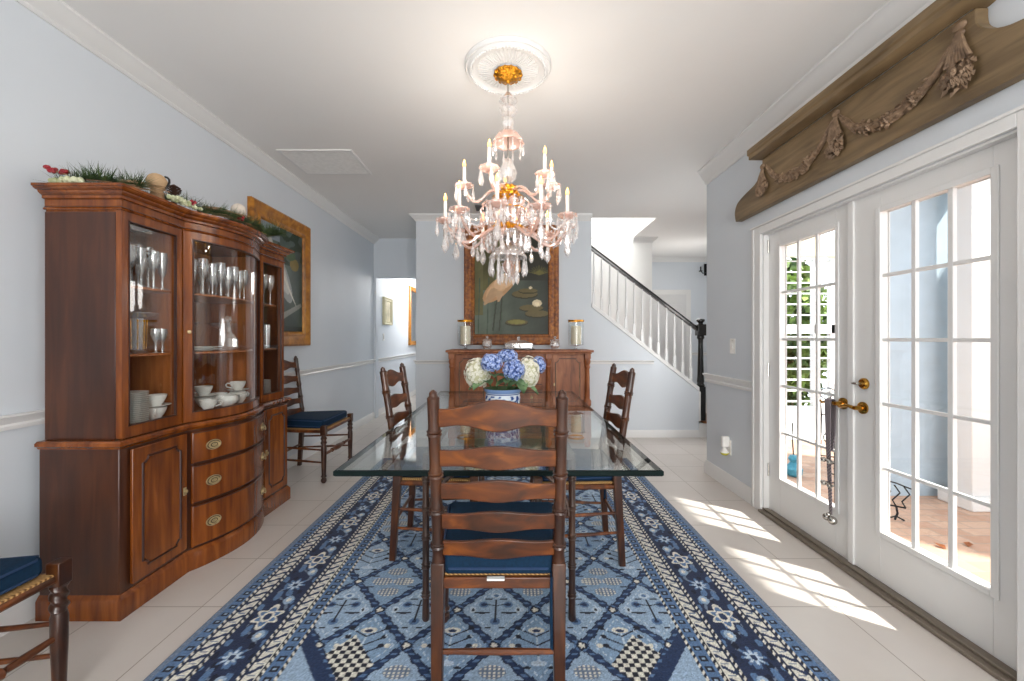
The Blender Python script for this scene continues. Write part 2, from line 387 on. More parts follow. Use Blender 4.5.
# ================================================================== LARGE STRUCTURE
STEPS = ((XR+0.13, YREAR-0.2, YC), (2.30, YC, 4.85), (2.95, 4.85, 6.2), (3.85, 6.2, 7.97))     # (right edge, from, to): the outer wall steps out beside the foyer
m = MB()
for xe, ya, yb in STEPS: m.box(-2.3, xe, ya, yb, -0.12, 0)
struct('floor', m.box(-2.3, -1.0, 7.97, 11.5, -0.12, 0), 'floor', smooth=0)
c = MB().box(-2.3, XR+0.13, YREAR-0.2, YC, H, H+0.14).box(-2.3, 2.30, YC, 4.85, H, H+0.14).box(-2.3, 2.95, 4.85, 5.22, H, H+0.14).box(-2.3, 0.98, 5.22, 6.24, H, H+0.14).box(1.82, 2.95, 5.22, 6.24, H, H+0.14).box(-2.3, 3.85, 6.24, 7.97, H, H+0.14).box(-2.3, -1.0, 7.97, 11.5, H, H+0.14)
struct('ceiling', c, 'ceil', smooth=0)
struct('wall_left', MB().box(XL-0.12, XL, YREAR, 11.5, 0, H), 'wall', smooth=0)
DY0, DY1, DZ = 1.436, 2.92, 1.952      # opening of the double door
struct('wall_right', MB().box(XR, XR+0.13, YREAR, DY0, 0, H).box(XR, XR+0.13, DY1, YC, 0, H).box(XR, XR+0.13, DY0, DY1, DZ, H), 'wall', smooth=0)
# wall behind the sideboard, its right end cut along the stair string
poly = [(-1.18, 0), (2.295, 0), (2.295, 0.566), (0.975, 1.60), (0.975, H), (-1.18, H)]
struct('wall_back', MB().prism(poly, lambda a, b: (a, YB, b), lambda a, b: (a, YB+0.12, b)), 'wall', smooth=0)
struct('wall_rear', MB().box(XL, -0.25, YREAR-0.12, YREAR, 0, H).box(1.70, XR, YREAR-0.12, YREAR, 0, H).box(-0.25, 1.70, YREAR-0.12, YREAR, 0, 0.35).box(-0.25, 1.70, YREAR-0.12, YREAR, 2.5, H), 'wall', smooth=0)
w = MB().box(-0.25, 1.70, YREAR-0.1, YREAR-0.02, 0.35, 0.42).box(-0.25, 1.70, YREAR-0.1, YREAR-0.02, 2.43, 2.5)
for x in (-0.25, 0.70, 1.63): w.box(x, x+0.07, YREAR-0.1, YREAR-0.02, 0.42, 2.43)
struct('window_1', w, 'trim', smooth=0)  # unseen rear window, put in to admit light
# hall on the left, behind the header
struct('wall_hall_header', MB().box(XL, -1.18, 6.3, 6.42, 2.14, H), 'wall', smooth=0)
struct('wall_hall_right', MB().box(-1.18, -1.06, YB+0.12, 11.5, 0, H), 'wall', smooth=0)
struct('wall_hall_end', MB().box(XL, -1.18, 11.4, 11.5, 0, H), 'wall', smooth=0)
# foyer and stairwell on the right
struct('wall_stairwell', MB().box(-1.06, 2.11, 6.25, 6.37, 0, H+0.14).box(0.86, 1.94, 6.25, 6.37, H+0.14, 5.2).box(0.86, 0.98, 5.1, 6.25, H+0.14, 5.2).box(1.82, 1.94, 5.1, 6.25, H+0.14, 5.2).box(0.86, 1.94, 5.1, 5.22, H+0.14, 5.2), 'bright', smooth=0)
struct('wall_foyer', MB().box(-1.06, 3.85, 7.85, 7.97, 0, H), 'wall', smooth=0)
struct('wall_foyer_right', MB().box(2.30, 2.38, YC, 4.85, -0.1, H+.14).box(2.38, 2.95, 4.77, 4.85, -0.1, H+.14).box(2.95, 3.03, 4.85, 6.2, -0.1, H+.14).box(3.03, 3.85, 6.12, 6.2, -0.1, H+.14).box(3.85, 3.93, 6.2, 7.97, -0.1, H+.14), 'wall', smooth=0)
struct('wall_foyer_front', MB().box(XR+0.13, 2.30, YC-0.08, YC, -0.1, H+.14), 'wall', smooth=0)
struct('wall_hall_jamb', MB().box(XL, XL+0.035, 6.3, 6.42, 0, 2.14), 'wall', smooth=0)

# trims -------------------------------------------------------------
def crown(prj=0.085, drop=0.085):
    return [(0, H), (prj, H), (prj, H-0.014), (prj*0.86, H-0.02), (prj*0.72, H-0.036), (prj*0.4, H-drop*0.66), (prj*0.22, H-drop*0.8), (prj*0.22, H-drop*0.88), (0.010, H-drop), (0, H-drop)]
def base(h=0.1):
    return [(0, 0), (0.016, 0), (0.016, h*0.72), (0.010, h*0.86), (0.006, h), (0, h)]
def rail(z=0.90, h=0.062):
    return [(0, z-h), (0.012, z-h), (0.014, z-h*0.75), (0.008, z-h*0.62), (0.018, z-h*0.3), (0.028, z-h*0.12), (0.028, z), (0, z)]
struct('trim_1', MB().sweep([(XL, YREAR), (XL, 6.3)], crown()), 'trim')
struct('trim_2', MB().sweep([(XL, YREAR), (XL, 11.4)], rail()), 'trim')
struct('baseboard_left', MB().sweep([(XL, YREAR), (XL, 11.4)], base()), 'trim')
struct('trim_3', MB().sweep([(XR, YC+0.0), (XR, YREAR)], crown(0.085, 0.125)), 'trim')
struct('trim_4', MB().sweep([(XR+0.1, YC), (XR, YC), (XR, DY1+0.115)], rail(0.90, 0.075)), 'trim')
struct('trim_5', MB().sweep([(XR, DY0-0.115), (XR, YREAR)], rail(0.90, 0.075)), 'trim')
struct('baseboard_right', MB().sweep([(XR+0.1, YC), (XR, YC), (XR, DY1+0.115)], base(0.115)).sweep([(XR, DY0-0.115), (XR, YREAR)], base(0.115)), 'trim')
struct('trim_6', MB().sweep([(-1.18, 6.3), (-1.18, YB), (0.975, YB)], crown(0.07, 0.075)), 'trim')
struct('trim_7', MB().sweep([(-1.18, YB+0.1), (-1.18, YB), (1.74, YB)], rail(0.945, 0.045)), 'trim')
struct('baseboard_back', MB().sweep([(-1.18, 6.3), (-1.18, YB), (2.295, YB)], base(0.09)), 'trim')
struct('trim_8', MB().sweep([(1.82, 6.25), (2.11, 6.25), (2.11, 6.37)], crown(0.07, 0.075)), 'trim')
struct('trim_9', MB().sweep([(2.11, 7.85), (3.85, 7.85)], crown(0.07, 0.075)), 'trim')
struct('trim_10', MB().sweep([(3.38, 7.85), (3.85, 7.85)], rail(0.945, 0.05)), 'trim')

# ================================================================== FRENCH DOORS
tr = MB()
tr.box(XR-0.02, XR, DY1, DY1+0.095, 0, DZ+0.05).box(XR-0.02, XR, DY0-0.075, DY0, 0, DZ+0.05).box(XR-0.02, XR, DY0, DY1, DZ, DZ+0.05)
tr.box(XR-0.03, XR, DY0-0.085, DY1+0.105, DZ+0.05, DZ+0.062)
tr.box(XR, XR+0.1, DY1-0.012, DY1, 0, DZ).box(XR, XR+0.1, DY0, DY0+0.012, 0, DZ).box(XR, XR+0.1, DY0, DY1, DZ-0.012, DZ)
tr.box(XR-0.026, XR-0.02, DY1+0.07, DY1+0.095, 0, DZ+0.05).box(XR-0.026, XR-0.02, DY0-0.075, DY0-0.05, 0, DZ+0.05)
struct('trim_11', tr, 'trim', 0.004)
struct('trim_12', MB().box(XR-0.035, XR+0.12, DY0, DY1, 0.001, 0.018).box(XR-0.005, XR+0.03, DY0, DY1, 0.018, 0.03), 'threshold', 0.003)
DX = 1.80
def french_door(name, y0, y1, gy0, gy1):
    z0, z1, gz0, gz1 = 0.03, 1.942, 0.272, 1.838
    x0, x1 = DX, DX+0.036
    m = MB().box(x0, x1, y0, gy0, z0, z1).box(x0, x1, gy1, y1, z0, z1).box(x0, x1, gy0, gy1, z0, gz0).box(x0, x1, gy0, gy1, gz1, z1)
    d = struct(name, m, 'trim', 0.002)
    b = MB()          # raised glazing frame, both faces
    for xa, xb in ((x0-0.008, x0), (x1, x1+0.008)):
        b.box(xa, xb, gy0-0.022, gy0+0.004, gz0-0.022, gz1+0.022).box(xa, xb, gy1-0.004, gy1+0.022, gz0-0.022, gz1+0.022)
        b.box(xa, xb, gy0+0.004, gy1-0.004, gz0-0.022, gz0+0.004).box(xa, xb, gy0+0.004, gy1-0.004, gz1-0.004, gz1+0.022)
    b.build('glazing_frame', 'trim', d, 0.003)
    u = MB(); w = gy1-gy0; h = gz1-gz0
    for k in (1, 2): y = gy0+w*k/3; u.box(x0+0.006, x0+0.024, y-0.010, y+0.010, gz0, gz1)
    for k in (1, 2, 3, 4): z = gz0+h*k/5; u.box(x0+0.007, x0+0.023, gy0, gy1, z-0.008, z+0.008)
    u.build('muntin_grille', 'trim', d, 0.002)
    MB().box(x0+0.012, x0+0.016, gy0, gy1, gz0, gz1).build('glass', 'pane', d)
    for z in (0.3, 1.0, 1.86):
        yy = y1 if name == 'door_1' else y0
        MB().spin((x0-0.006, yy-0.002 if name == 'door_1' else yy+0.002, z-0.045), (x0-0.006, yy-0.002 if name == 'door_1' else yy+0.002, z+0.045), [(0, 0.005), (1, 0.005)], 8).build('hinge', 'silver', d)
    return d
d1 = french_door('door_1', 2.193, 2.907, 2.302, 2.785)
d2 = french_door('door_2', 1.450, 2.188, 1.552, 2.026)
MB().box(DX-0.012, DX, 2.176, 2.212, 0.03, 1.94).build('astragal', 'trim', d1, 0.003)
MB().box(DX+0.01, DX+0.03, 2.1885, 2.1925, 0.03, 1.94).build('seal', 'blackgap', d1)
def lever(parent, y, z, dirn):
    r = MB().spin((DX, y, z), (DX-0.012, y, z), [(0, 0.031), (0.7, 0.031), (1, 0.024)], 20).spin((DX-0.012, y, z), (DX-0.05, y, z), [(0, 0.013), (1, 0.010)], 12)
    o = r.build('lever_handle', 'brass', parent)
    pts = [(DX-0.05, y, z), (DX-0.053, y+dirn*0.03, z+0.006), (DX-0.054, y+dirn*0.06, z+0.002), (DX-0.052, y+dirn*0.09, z-0.008), (DX-0.05, y+dirn*0.105, z+0.0)]
    MB().tube(pts, [0.010, 0.009, 0.008, 0.007, 0.006], 10).build('lever', 'brass', o)
lever(d1, 2.25, 0.865, 1); lever(d2, 2.125, 0.862, 1)
o = MB().spin((DX, 2.118, 0.987), (DX-0.016, 2.118, 0.987), [(0, 0.029), (0.6, 0.028), (1, 0.022)], 20).build('deadbolt', 'brass', d2)
MB().box(DX-0.045, DX-0.016, 2.114, 2.15, 0.981, 0.993).build('thumb_turn', 'silver', o, 0.003)

# foyer door with its casing, and the hall and foyer things far behind
d3 = MB().box(2.45, 3.28, 7.80, 7.85, 0, 2.04); d3 = struct('door_3', d3, 'doorgrey', 0.004)
for z0, z1 in ((0.2, 0.95), (1.1, 1.85)):
    for x0, x1 in ((2.53, 2.83), (2.90, 3.2)): MB().box(x0, x1, 7.792, 7.80, z0, z1).build('panel', 'doorgrey', d3, 0.006)
MB().box(2.36, 2.45, 7.8165, 7.85, 0, 2.13).box(3.28, 3.37, 7.8165, 7.85, 0, 2.13).box(2.45, 3.28, 7.8165, 7.85, 2.04, 2.13).build('casing', 'trim', d3, 0.004)

# ================================================================== STAIRS
st = MB()
for k in range(9):
    x1 = 2.62-0.262*k if k else 2.62
    x0 = x1-0.262
    st.box(x0, x1-0.012, 5.23, 6.245, 0, 0.2*(k+1)-0.03)
st.box(2.30, 2.60, YB, 5.225, 0, 0.17)
stairs = struct('staircase', st, 'trim', smooth=0)
for k in range(9):
    x1 = 2.62-0.262*k
    MB().box(x1-0.27, x1+0.015, 5.23 if k else YB-0.012, 6.245, 0.2*(k+1)-0.03, 0.2*(k+1)).build('tread', 'treadwood', stairs, 0.006)
SL = (1.60-0.566)/(0.975-2.295)
def strz(x): return 0.566+(x-2.295)*SL
rl = thing('stair_railing', 'white stair balustrade with a black handrail and newel post at the foot of the stairs', 'railing', (2.33, 5.16, 0.2))
p = [(2.30, strz(2.30)), (0.98, strz(0.98)), (0.98, strz(0.98)+0.055), (2.30, strz(2.30)+0.055)]
MB().prism(p, lambda a, b: (a, YB-0.014, b), lambda a, b: (a, YB+0.13, b)).box(2.295, 2.315, YB-0.014, YB+0.125, 0.2, strz(2.3)).build('stringer', 'trim', rl, 0.004)
yb = 5.16
def railz(x): return 1.357+(2.258-x)*(2.337-1.357)/(2.258-0.98)
for k in range(13):
    x = 1.015+0.1005*k; z0 = strz(x)+0.05; z1 = railz(x)-0.02
    hb = 0.17
    b = MB().box(x-0.016, x+0.016, yb-0.016, yb+0.016, z0-0.01, z0+hb)
    b.spin((x, yb, z0+hb), (x, yb, z1), [(0, 0.016), (0.02, 0.011), (0.05, 0.016), (0.08, 0.012), (0.2, 0.0155), (0.9, 0.010), (1, 0.010)], 10)
    b.build('baluster', 'trim', rl)
hp = [(0.975, yb, railz(0.975)+0.005), (1.6, yb, railz(1.6)+0.005), (2.31, yb, railz(2.31)+0.005)]
h = MB(); pr = [(-0.03, -0.025), (0.03, -0.025), (0.034, 0.004), (0.022, 0.03), (-0.022, 0.03), (-0.034, 0.004)]
n = len(pr)
h.add([(q[0], q[1]+a, q[2]+b) for q in hp for a, b in pr], [(i*n+j, i*n+(j+1) % n, (i+1)*n+(j+1) % n, (i+1)*n+j) for i in range(2) for j in range(n)]+[tuple(range(n)), tuple(range(2*n, 3*n))])
h.build('handrail', 'ebony', rl, 0.004)
nx = 2.345
nb = MB().box(nx-0.045, nx+0.045, yb-0.045, yb+0.045, 0.2, 0.62).box(nx-0.05, nx+0.05, yb-0.05, yb+0.05, 1.25, 1.39)
nb.lathe([(0.045, 0.62), (0.05, 0.635), (0.035, 0.655), (0.042, 0.68), (0.038, 0.75), (0.028, 1.15), (0.03, 1.2), (0.045, 1.22), (0.04, 1.25)], (nx, yb, 0), 16)
nb.lathe([(0.03, 1.39), (0.026, 1.405), (0.046, 1.425), (0.05, 1.44), (0.046, 1.452), (0.02, 1.46)], (nx, yb, 0), 16)
nb.build('newel_post', 'ebony', rl, 0.005)

# ================================================================== RUG
RX0, RX1, RY0, RY1 = -1.30, 1.155, 0.80, 4.18
rw, rh = RX1-RX0, RY1-RY0
def rug_fn(U, V):
    navy, dk, mid, lt, wh, gr, paleb = map(L3, ('#1E3154', '#171B2B', '#55739A', '#94ABC4', '#D8D5CA', '#6B7A90', '#BBCBDA'))
    rng = np.random.default_rng(3)
    dl, dr, db, dt = U, rw-U, V, rh-V
    d = np.minimum(np.minimum(dl, dr), np.minimum(db, dt))
    side = np.minimum(dl, dr) <= np.minimum(db, dt)
    s = np.where(side, V-rh/2, U-rw/2)
    out = np.zeros(U.shape+(3,)); out[:] = lt
    def put(m, c):
        out[m] = c
    # ---- field
    fu, fv = U-rw/2, V-rh/2
    PA, PB = 0.345, 0.43
    a = fu/PA+fv/PB; b = fu/PA-fv/PB
    da = np.abs(a-np.round(a)); dbb = np.abs(b-np.round(b))
    ser = 0.052+0.024*(np.sin(b*2*PI*4) > 0.2); ser2 = 0.052+0.024*(np.sin(a*2*PI*4) > 0.2)
    lat = (da < ser) | (dbb < ser2)
    cu = (a-np.floor(a)-0.5); cv = (b-np.floor(b)-0.5)          # -0.5..0.5 inside a cell
    ia = np.floor(a).astype(int); ib = np.floor(b).astype(int)
    lu = (cu+cv)*PA/2; lv = (cu-cv)*PB/2                           # local metres, centred
    kind = (ia+2*ib) % 3
    cl = L3('#829DBB'); put(((ia-ib) % 2 == 0), cl)
    put(lat, navy); put(lat & ((da < 0.03) | (dbb < 0.03)) & (np.sin((a-b)*40) > 0.5), mid)
    # nodes of the lattice: white dot ringed with blue
    na = (a-np.round(a)); nb_ = (b-np.round(b)); nr = np.hypot((na+nb_)*PA/2, (na-nb_)*PB/2)
    put(nr < 0.030, mid); put(nr < 0.021, navy); put(nr < 0.015, wh)
    def blob(cx, cy, rx, ry): return ((lu-cx)/rx)**2+((lv-cy)/ry)**2 < 1
    # kind 0: palmette with blue circles and dark leaves
    k0 = (kind == 0)
    for sx in (-1, 1):
        put(k0 & blob(sx*0.055, 0.035, 0.021, 0.021), mid); put(k0 & blob(sx*0.055, 0.035, 0.012, 0.012), navy)
        put(k0 & blob(sx*0.06, -0.02, 0.035, 0.007), dk); put(k0 & blob(sx*0.035, 0.075, 0.018, 0.006), dk)
    put(k0 & blob(0, -0.075, 0.022, 0.022), mid); put(k0 & blob(0, -0.075, 0.010, 0.010), navy)
    put(k0 & (np.abs(lu) < 0.003) & (np.abs(lv) < 0.07), dk); put(k0 & blob(0, 0.10, 0.026, 0.02), paleb); put(k0 & blob(0, 0.10, 0.012, 0.01), mid)
    # kind 1: pineapple clusters of white dots
    k1 = kind == 1
    for cx, cy in ((-0.052, 0.0), (0.052, 0.0), (0.0, 0.085), (0.0, -0.085)):
        e = k1 & blob(cx, cy, 0.05, 0.032); put(e, gr)
        dots = (np.abs(((lu*1.0)/0.017) % 1-0.5) < 0.32) & (np.abs((lv/0.015) % 1-0.5) < 0.33)
        put(e & dots, wh)
    # kind 2: small tree with white blossom and black hooks
    k2 = kind == 2
    put(k2 & (np.abs(lu) < 0.004) & (lv > -0.1) & (lv < 0.08), paleb)
    for sx in (-1, 1):
        for yy in (-0.05, 0.0, 0.05):
            put(k2 & (np.abs(lv-yy-np.abs(lu)*0.6) < 0.004) & (lu*sx > 0) & (np.abs(lu) < 0.07), dk)
            put(k2 & blob(sx*0.075, yy+0.05, 0.014, 0.011), dk)
    put(k2 & blob(0, 0.085, 0.034, 0.018), wh); put(k2 & blob(0, 0.082, 0.018, 0.009), navy)
    put(k2 & blob(0, -0.09, 0.03, 0.013), paleb)
    # speckle of the pile
    inn = np.abs(np.maximum(np.abs(cu), np.abs(cv))-0.36) < 0.012
    put(inn & (np.sin((a+b)*2*PI*9) > -0.2) & (k0 | k2), paleb)
    for sx in (-1, 1):
        put(k2 & blob(sx*0.10, 0.0, 0.012, 0.012), wh); put(k2 & blob(sx*0.045, -0.11, 0.016, 0.006), dk); put(k0 & blob(sx*0.10, 0.0, 0.014, 0.02), paleb); put(k0 & blob(sx*0.10, 0.0, 0.006, 0.01), dk)
        put(k0 & blob(sx*0.03, -0.115, 0.014, 0.005), dk); put(k0 & (np.abs(lv-0.035-0.25*(np.abs(lu)-0.03)) < 0.003) & (np.abs(lu) < 0.05), dk)
        put(k1 & blob(sx*0.10, 0.045, 0.02, 0.006), dk); put(k1 & blob(sx*0.10, -0.045, 0.02, 0.006), dk)
    edge = lat & ((np.abs(da-ser) < 0.014) | (np.abs(dbb-ser2) < 0.014)); put(edge, L3('#101A30'))
    # ---- cut corners of the field
    B = 0.47
    iu, iv = np.minimum(dl, dr)-B, np.minimum(db, dt)-B
    cr = iu*0.95+iv*0.75
    st_ = (iv*0.75+iu*0.95)
    cor = (iu > 0) & (iv > 0) & (cr < 0.27)
    put((iu > 0) & (iv > 0) & (cr < 0.33), navy)
    put(cor, lt)
    ch = cor & (cr > 0.02) & (iu > 0.0) & (np.hypot(iu-0.07, iv-0.09) < 0.075)
    put(ch, wh); put(ch & (np.hypot(iu-0.075, iv-0.08) < 0.05), navy); put(ch & (np.hypot(iu-0.075, iv-0.07) < 0.03), lt)
    chk = (iu > 0) & (iv > 0) & (cr > 0.345) & (cr < 0.50) & (np.abs(iu-iv*0.75) < 0.12)
    q = ((np.floor(iu/0.021)+np.floor(iv/0.021)) % 2) == 0
    put(chk, dk); put(chk & q, wh)
    # ---- borders, from the outside in
    def band(x0, x1): return (d >= x0) & (d < x1)
    def blocks(x0, x1, per, bgc, c1, frac=0.5, c2=None):
        m = band(x0, x1); put(m, bgc)
        t = (s/per) % 1; md = (x0+x1)/2; wd = (x1-x0)/2
        put(m & (np.abs(t-0.5) < frac/2) & (np.abs(d-md) < wd*0.62), c1)
        if c2 is not None: put(m & (np.abs(t-0.5) < frac/5) & (np.abs(d-md) < wd*0.25), c2)
    def rope(x0, x1):
        m = band(x0, x1); put(m, dk); put(m & (((s/0.03+(d-x0)/(x1-x0)*0.5) % 1) < 0.5), wh)
    def sband(x0, x1):
        m = band(x0, x1); put(m, wh)
        t = (s/0.056) % 1; q = (d-x0)/(x1-x0)
        put(m & (np.abs(t-0.5-0.22*np.sin((q-0.5)*PI*1.6)) < 0.17) & (q > 0.1) & (q < 0.9), navy)
        put(m & (np.abs(t-0.02) < 0.07) & (np.abs(q-0.5) < 0.28), gr)
        put(m & ((q < 0.07) | (q > 0.93)), dk)
    put(band(0, B), navy)
    put(band(0, 0.022), gr)
    blocks(0.022, 0.068, 0.05, mid, dk, 0.5, lt)
    rope(0.068, 0.082)
    sband(0.085, 0.142)
    rope(0.145, 0.158)
    mb = band(0.162, 0.318); put(mb, L3('#1C2A49'))
    q = (d-0.24)/0.078; per = 0.46; t = (s/per) % 1; ts = (t-0.5)*per; td = d-0.24
    vine = np.abs(td-0.045*np.sin(s/per*2*PI*2)) < 0.007; put(mb & vine, gr)
    rn = (np.sin(s*57)*np.sin(d*83)+np.sin(s*31+d*47))
    put(mb & (rn > 1.05), mid); put(mb & (rn < -1.15), L3('#0F1730'))
    e = mb & ((ts/0.085)**2+(td/0.062)**2 < 1)
    ang = np.arctan2(td, ts); rad = np.hypot(ts/0.085, td/0.062)
    put(e & (rad < 0.78+0.2*np.cos(ang*6)), wh); put(e & (rad < 0.60+0.14*np.cos(ang*6)), mid); put(e & (rad < 0.42), wh); put(e & (rad < 0.26), navy)
    t2 = ((s/per+0.5) % 1-0.5)*per; rad2 = np.hypot(t2/0.055, td/0.05); ang2 = np.arctan2(td, t2)
    put(mb & (rad2 < 0.75+0.25*np.cos(ang2*8)), mid); put(mb & (rad2 < 0.5+0.2*np.cos(ang2*8)), paleb); put(mb & (rad2 < 0.25), navy)
    for off in (0.25, 0.75):
        t3 = ((s/per+off) % 1-0.5)*per
        put(mb & (np.hypot(t3/0.03, (td-0.03)/0.022) < 1), lt); put(mb & (np.hypot(t3/0.014, (td-0.03)/0.01) < 1), wh)
        put(mb & (np.hypot((t3-0.03)/0.035, (td+0.035)/0.014) < 1), mid)
    rope(0.322, 0.335)
    sband(0.338, 0.392)
    rope(0.395, 0.408)
    blocks(0.408, 0.456, 0.05, mid, dk, 0.5, lt)
    rope(0.456, 0.470)
    n = rng.normal(0, 1, U.shape); streak = np.sin(V*210+np.sin(U*13)*2)*0.03
    out *= np.clip(1+0.17*n+streak, 0.5, 1.5)[..., None]
    return np.clip(out, 0, 1)
rug = paint_mesh('rug', rw, rh, int(rw/0.0042), int(rh/0.0045), rug_fn, 'rug', None, lambda U, V: (RX0+U, RY0+V, np.full_like(U, 0.012)))
tag(rug, 'large blue oriental rug with a navy patterned border lying under the dining table', 'rug')
MB().box(RX0-0.004, RX1+0.004, RY0-0.004, RY1+0.004, 0.001, 0.0112).build('bound_edge', plain('rug_binding', '#4B5261', 0.95), rug, 0.003)

# ================================================================== DINING TABLE
TX, TY = -0.048, 2.575
tb = thing('dining_table', 'long dining table with a thick glass top and dark bamboo-turned legs on the blue rug', 'table', (TX, TY, 0.012))
x0, x1, y0, y1 = -0.634, 0.538, 1.47, 3.68
g = MB(); bv = 0.022; z0, z1 = 0.728, 0.75
def ringp(x, z): return [(x0+x, y0+x, z), (x1-x, y0+x, z), (x1-x, y1-x, z), (x0+x, y1-x, z)]
lv = [ringp(0.005, z0), ringp(0.0, z0+0.005), ringp(0.0, z1-0.003), ringp(0.006, z1)]
vs = sum(lv, []); fs = [(3, 2, 1, 0), (12, 13, 14, 15)]+[(i*4+j, i*4+(j+1) % 4, (i+1)*4+(j+1) % 4, (i+1)*4+j) for i in range(3) for j in range(4)]
g.add(vs, fs); g.mi = [0, 0]+[1]*12
g.build('glass_top', ['table', 'tableedge'], tb, smooth=0)
for sx in (-1, 1):
    for yy in (1.778, 3.37):
        x = TX-0.008+sx*0.313
        rings = [(0, 0.014), (0.01, 0.017), (0.1, 0.016)]
        prof = [(0, 0.013), (0.012, 0.0165)]
        for q in (0.16, 0.34, 0.52, 0.70, 0.88):
            prof += [(q-0.03, 0.0145), (q-0.014, 0.016), (q-0.010, 0.0195), (q-0.004, 0.0165), (q+0.004, 0.0165), (q+0.010, 0.0195), (q+0.014, 0.016), (q+0.03, 0.0145)]
        prof += [(1, 0.016)]
        MB().spin((x, yy, 0.012), (x, yy, 0.70), prof, 14).build('leg', 'tableleg', tb)
fr = MB(); xa, xb = TX-0.321, TX+0.305
fr.box(xa, xb, 1.765, 1.791, 0.70, 0.727).box(xa, xb, 3.357, 3.383, 0.70, 0.727).box(xa-0.012, xa+0.014, 1.765, 3.383, 0.70, 0.727).box(xb-0.014, xb+0.012, 1.765, 3.383, 0.70, 0.727)
fr.build('top_frame', 'tableleg', tb, 0.004)
for yy in (1.778, 3.37):
    pts = [(TX-0.008+0.30*math.cos(t), yy, 0.46+0.235*math.sin(t)) for t in [PI*k/20 for k in range(21)]]
    MB().tube(pts, 0.010, 10).build('arched_brace', 'tableleg', tb)

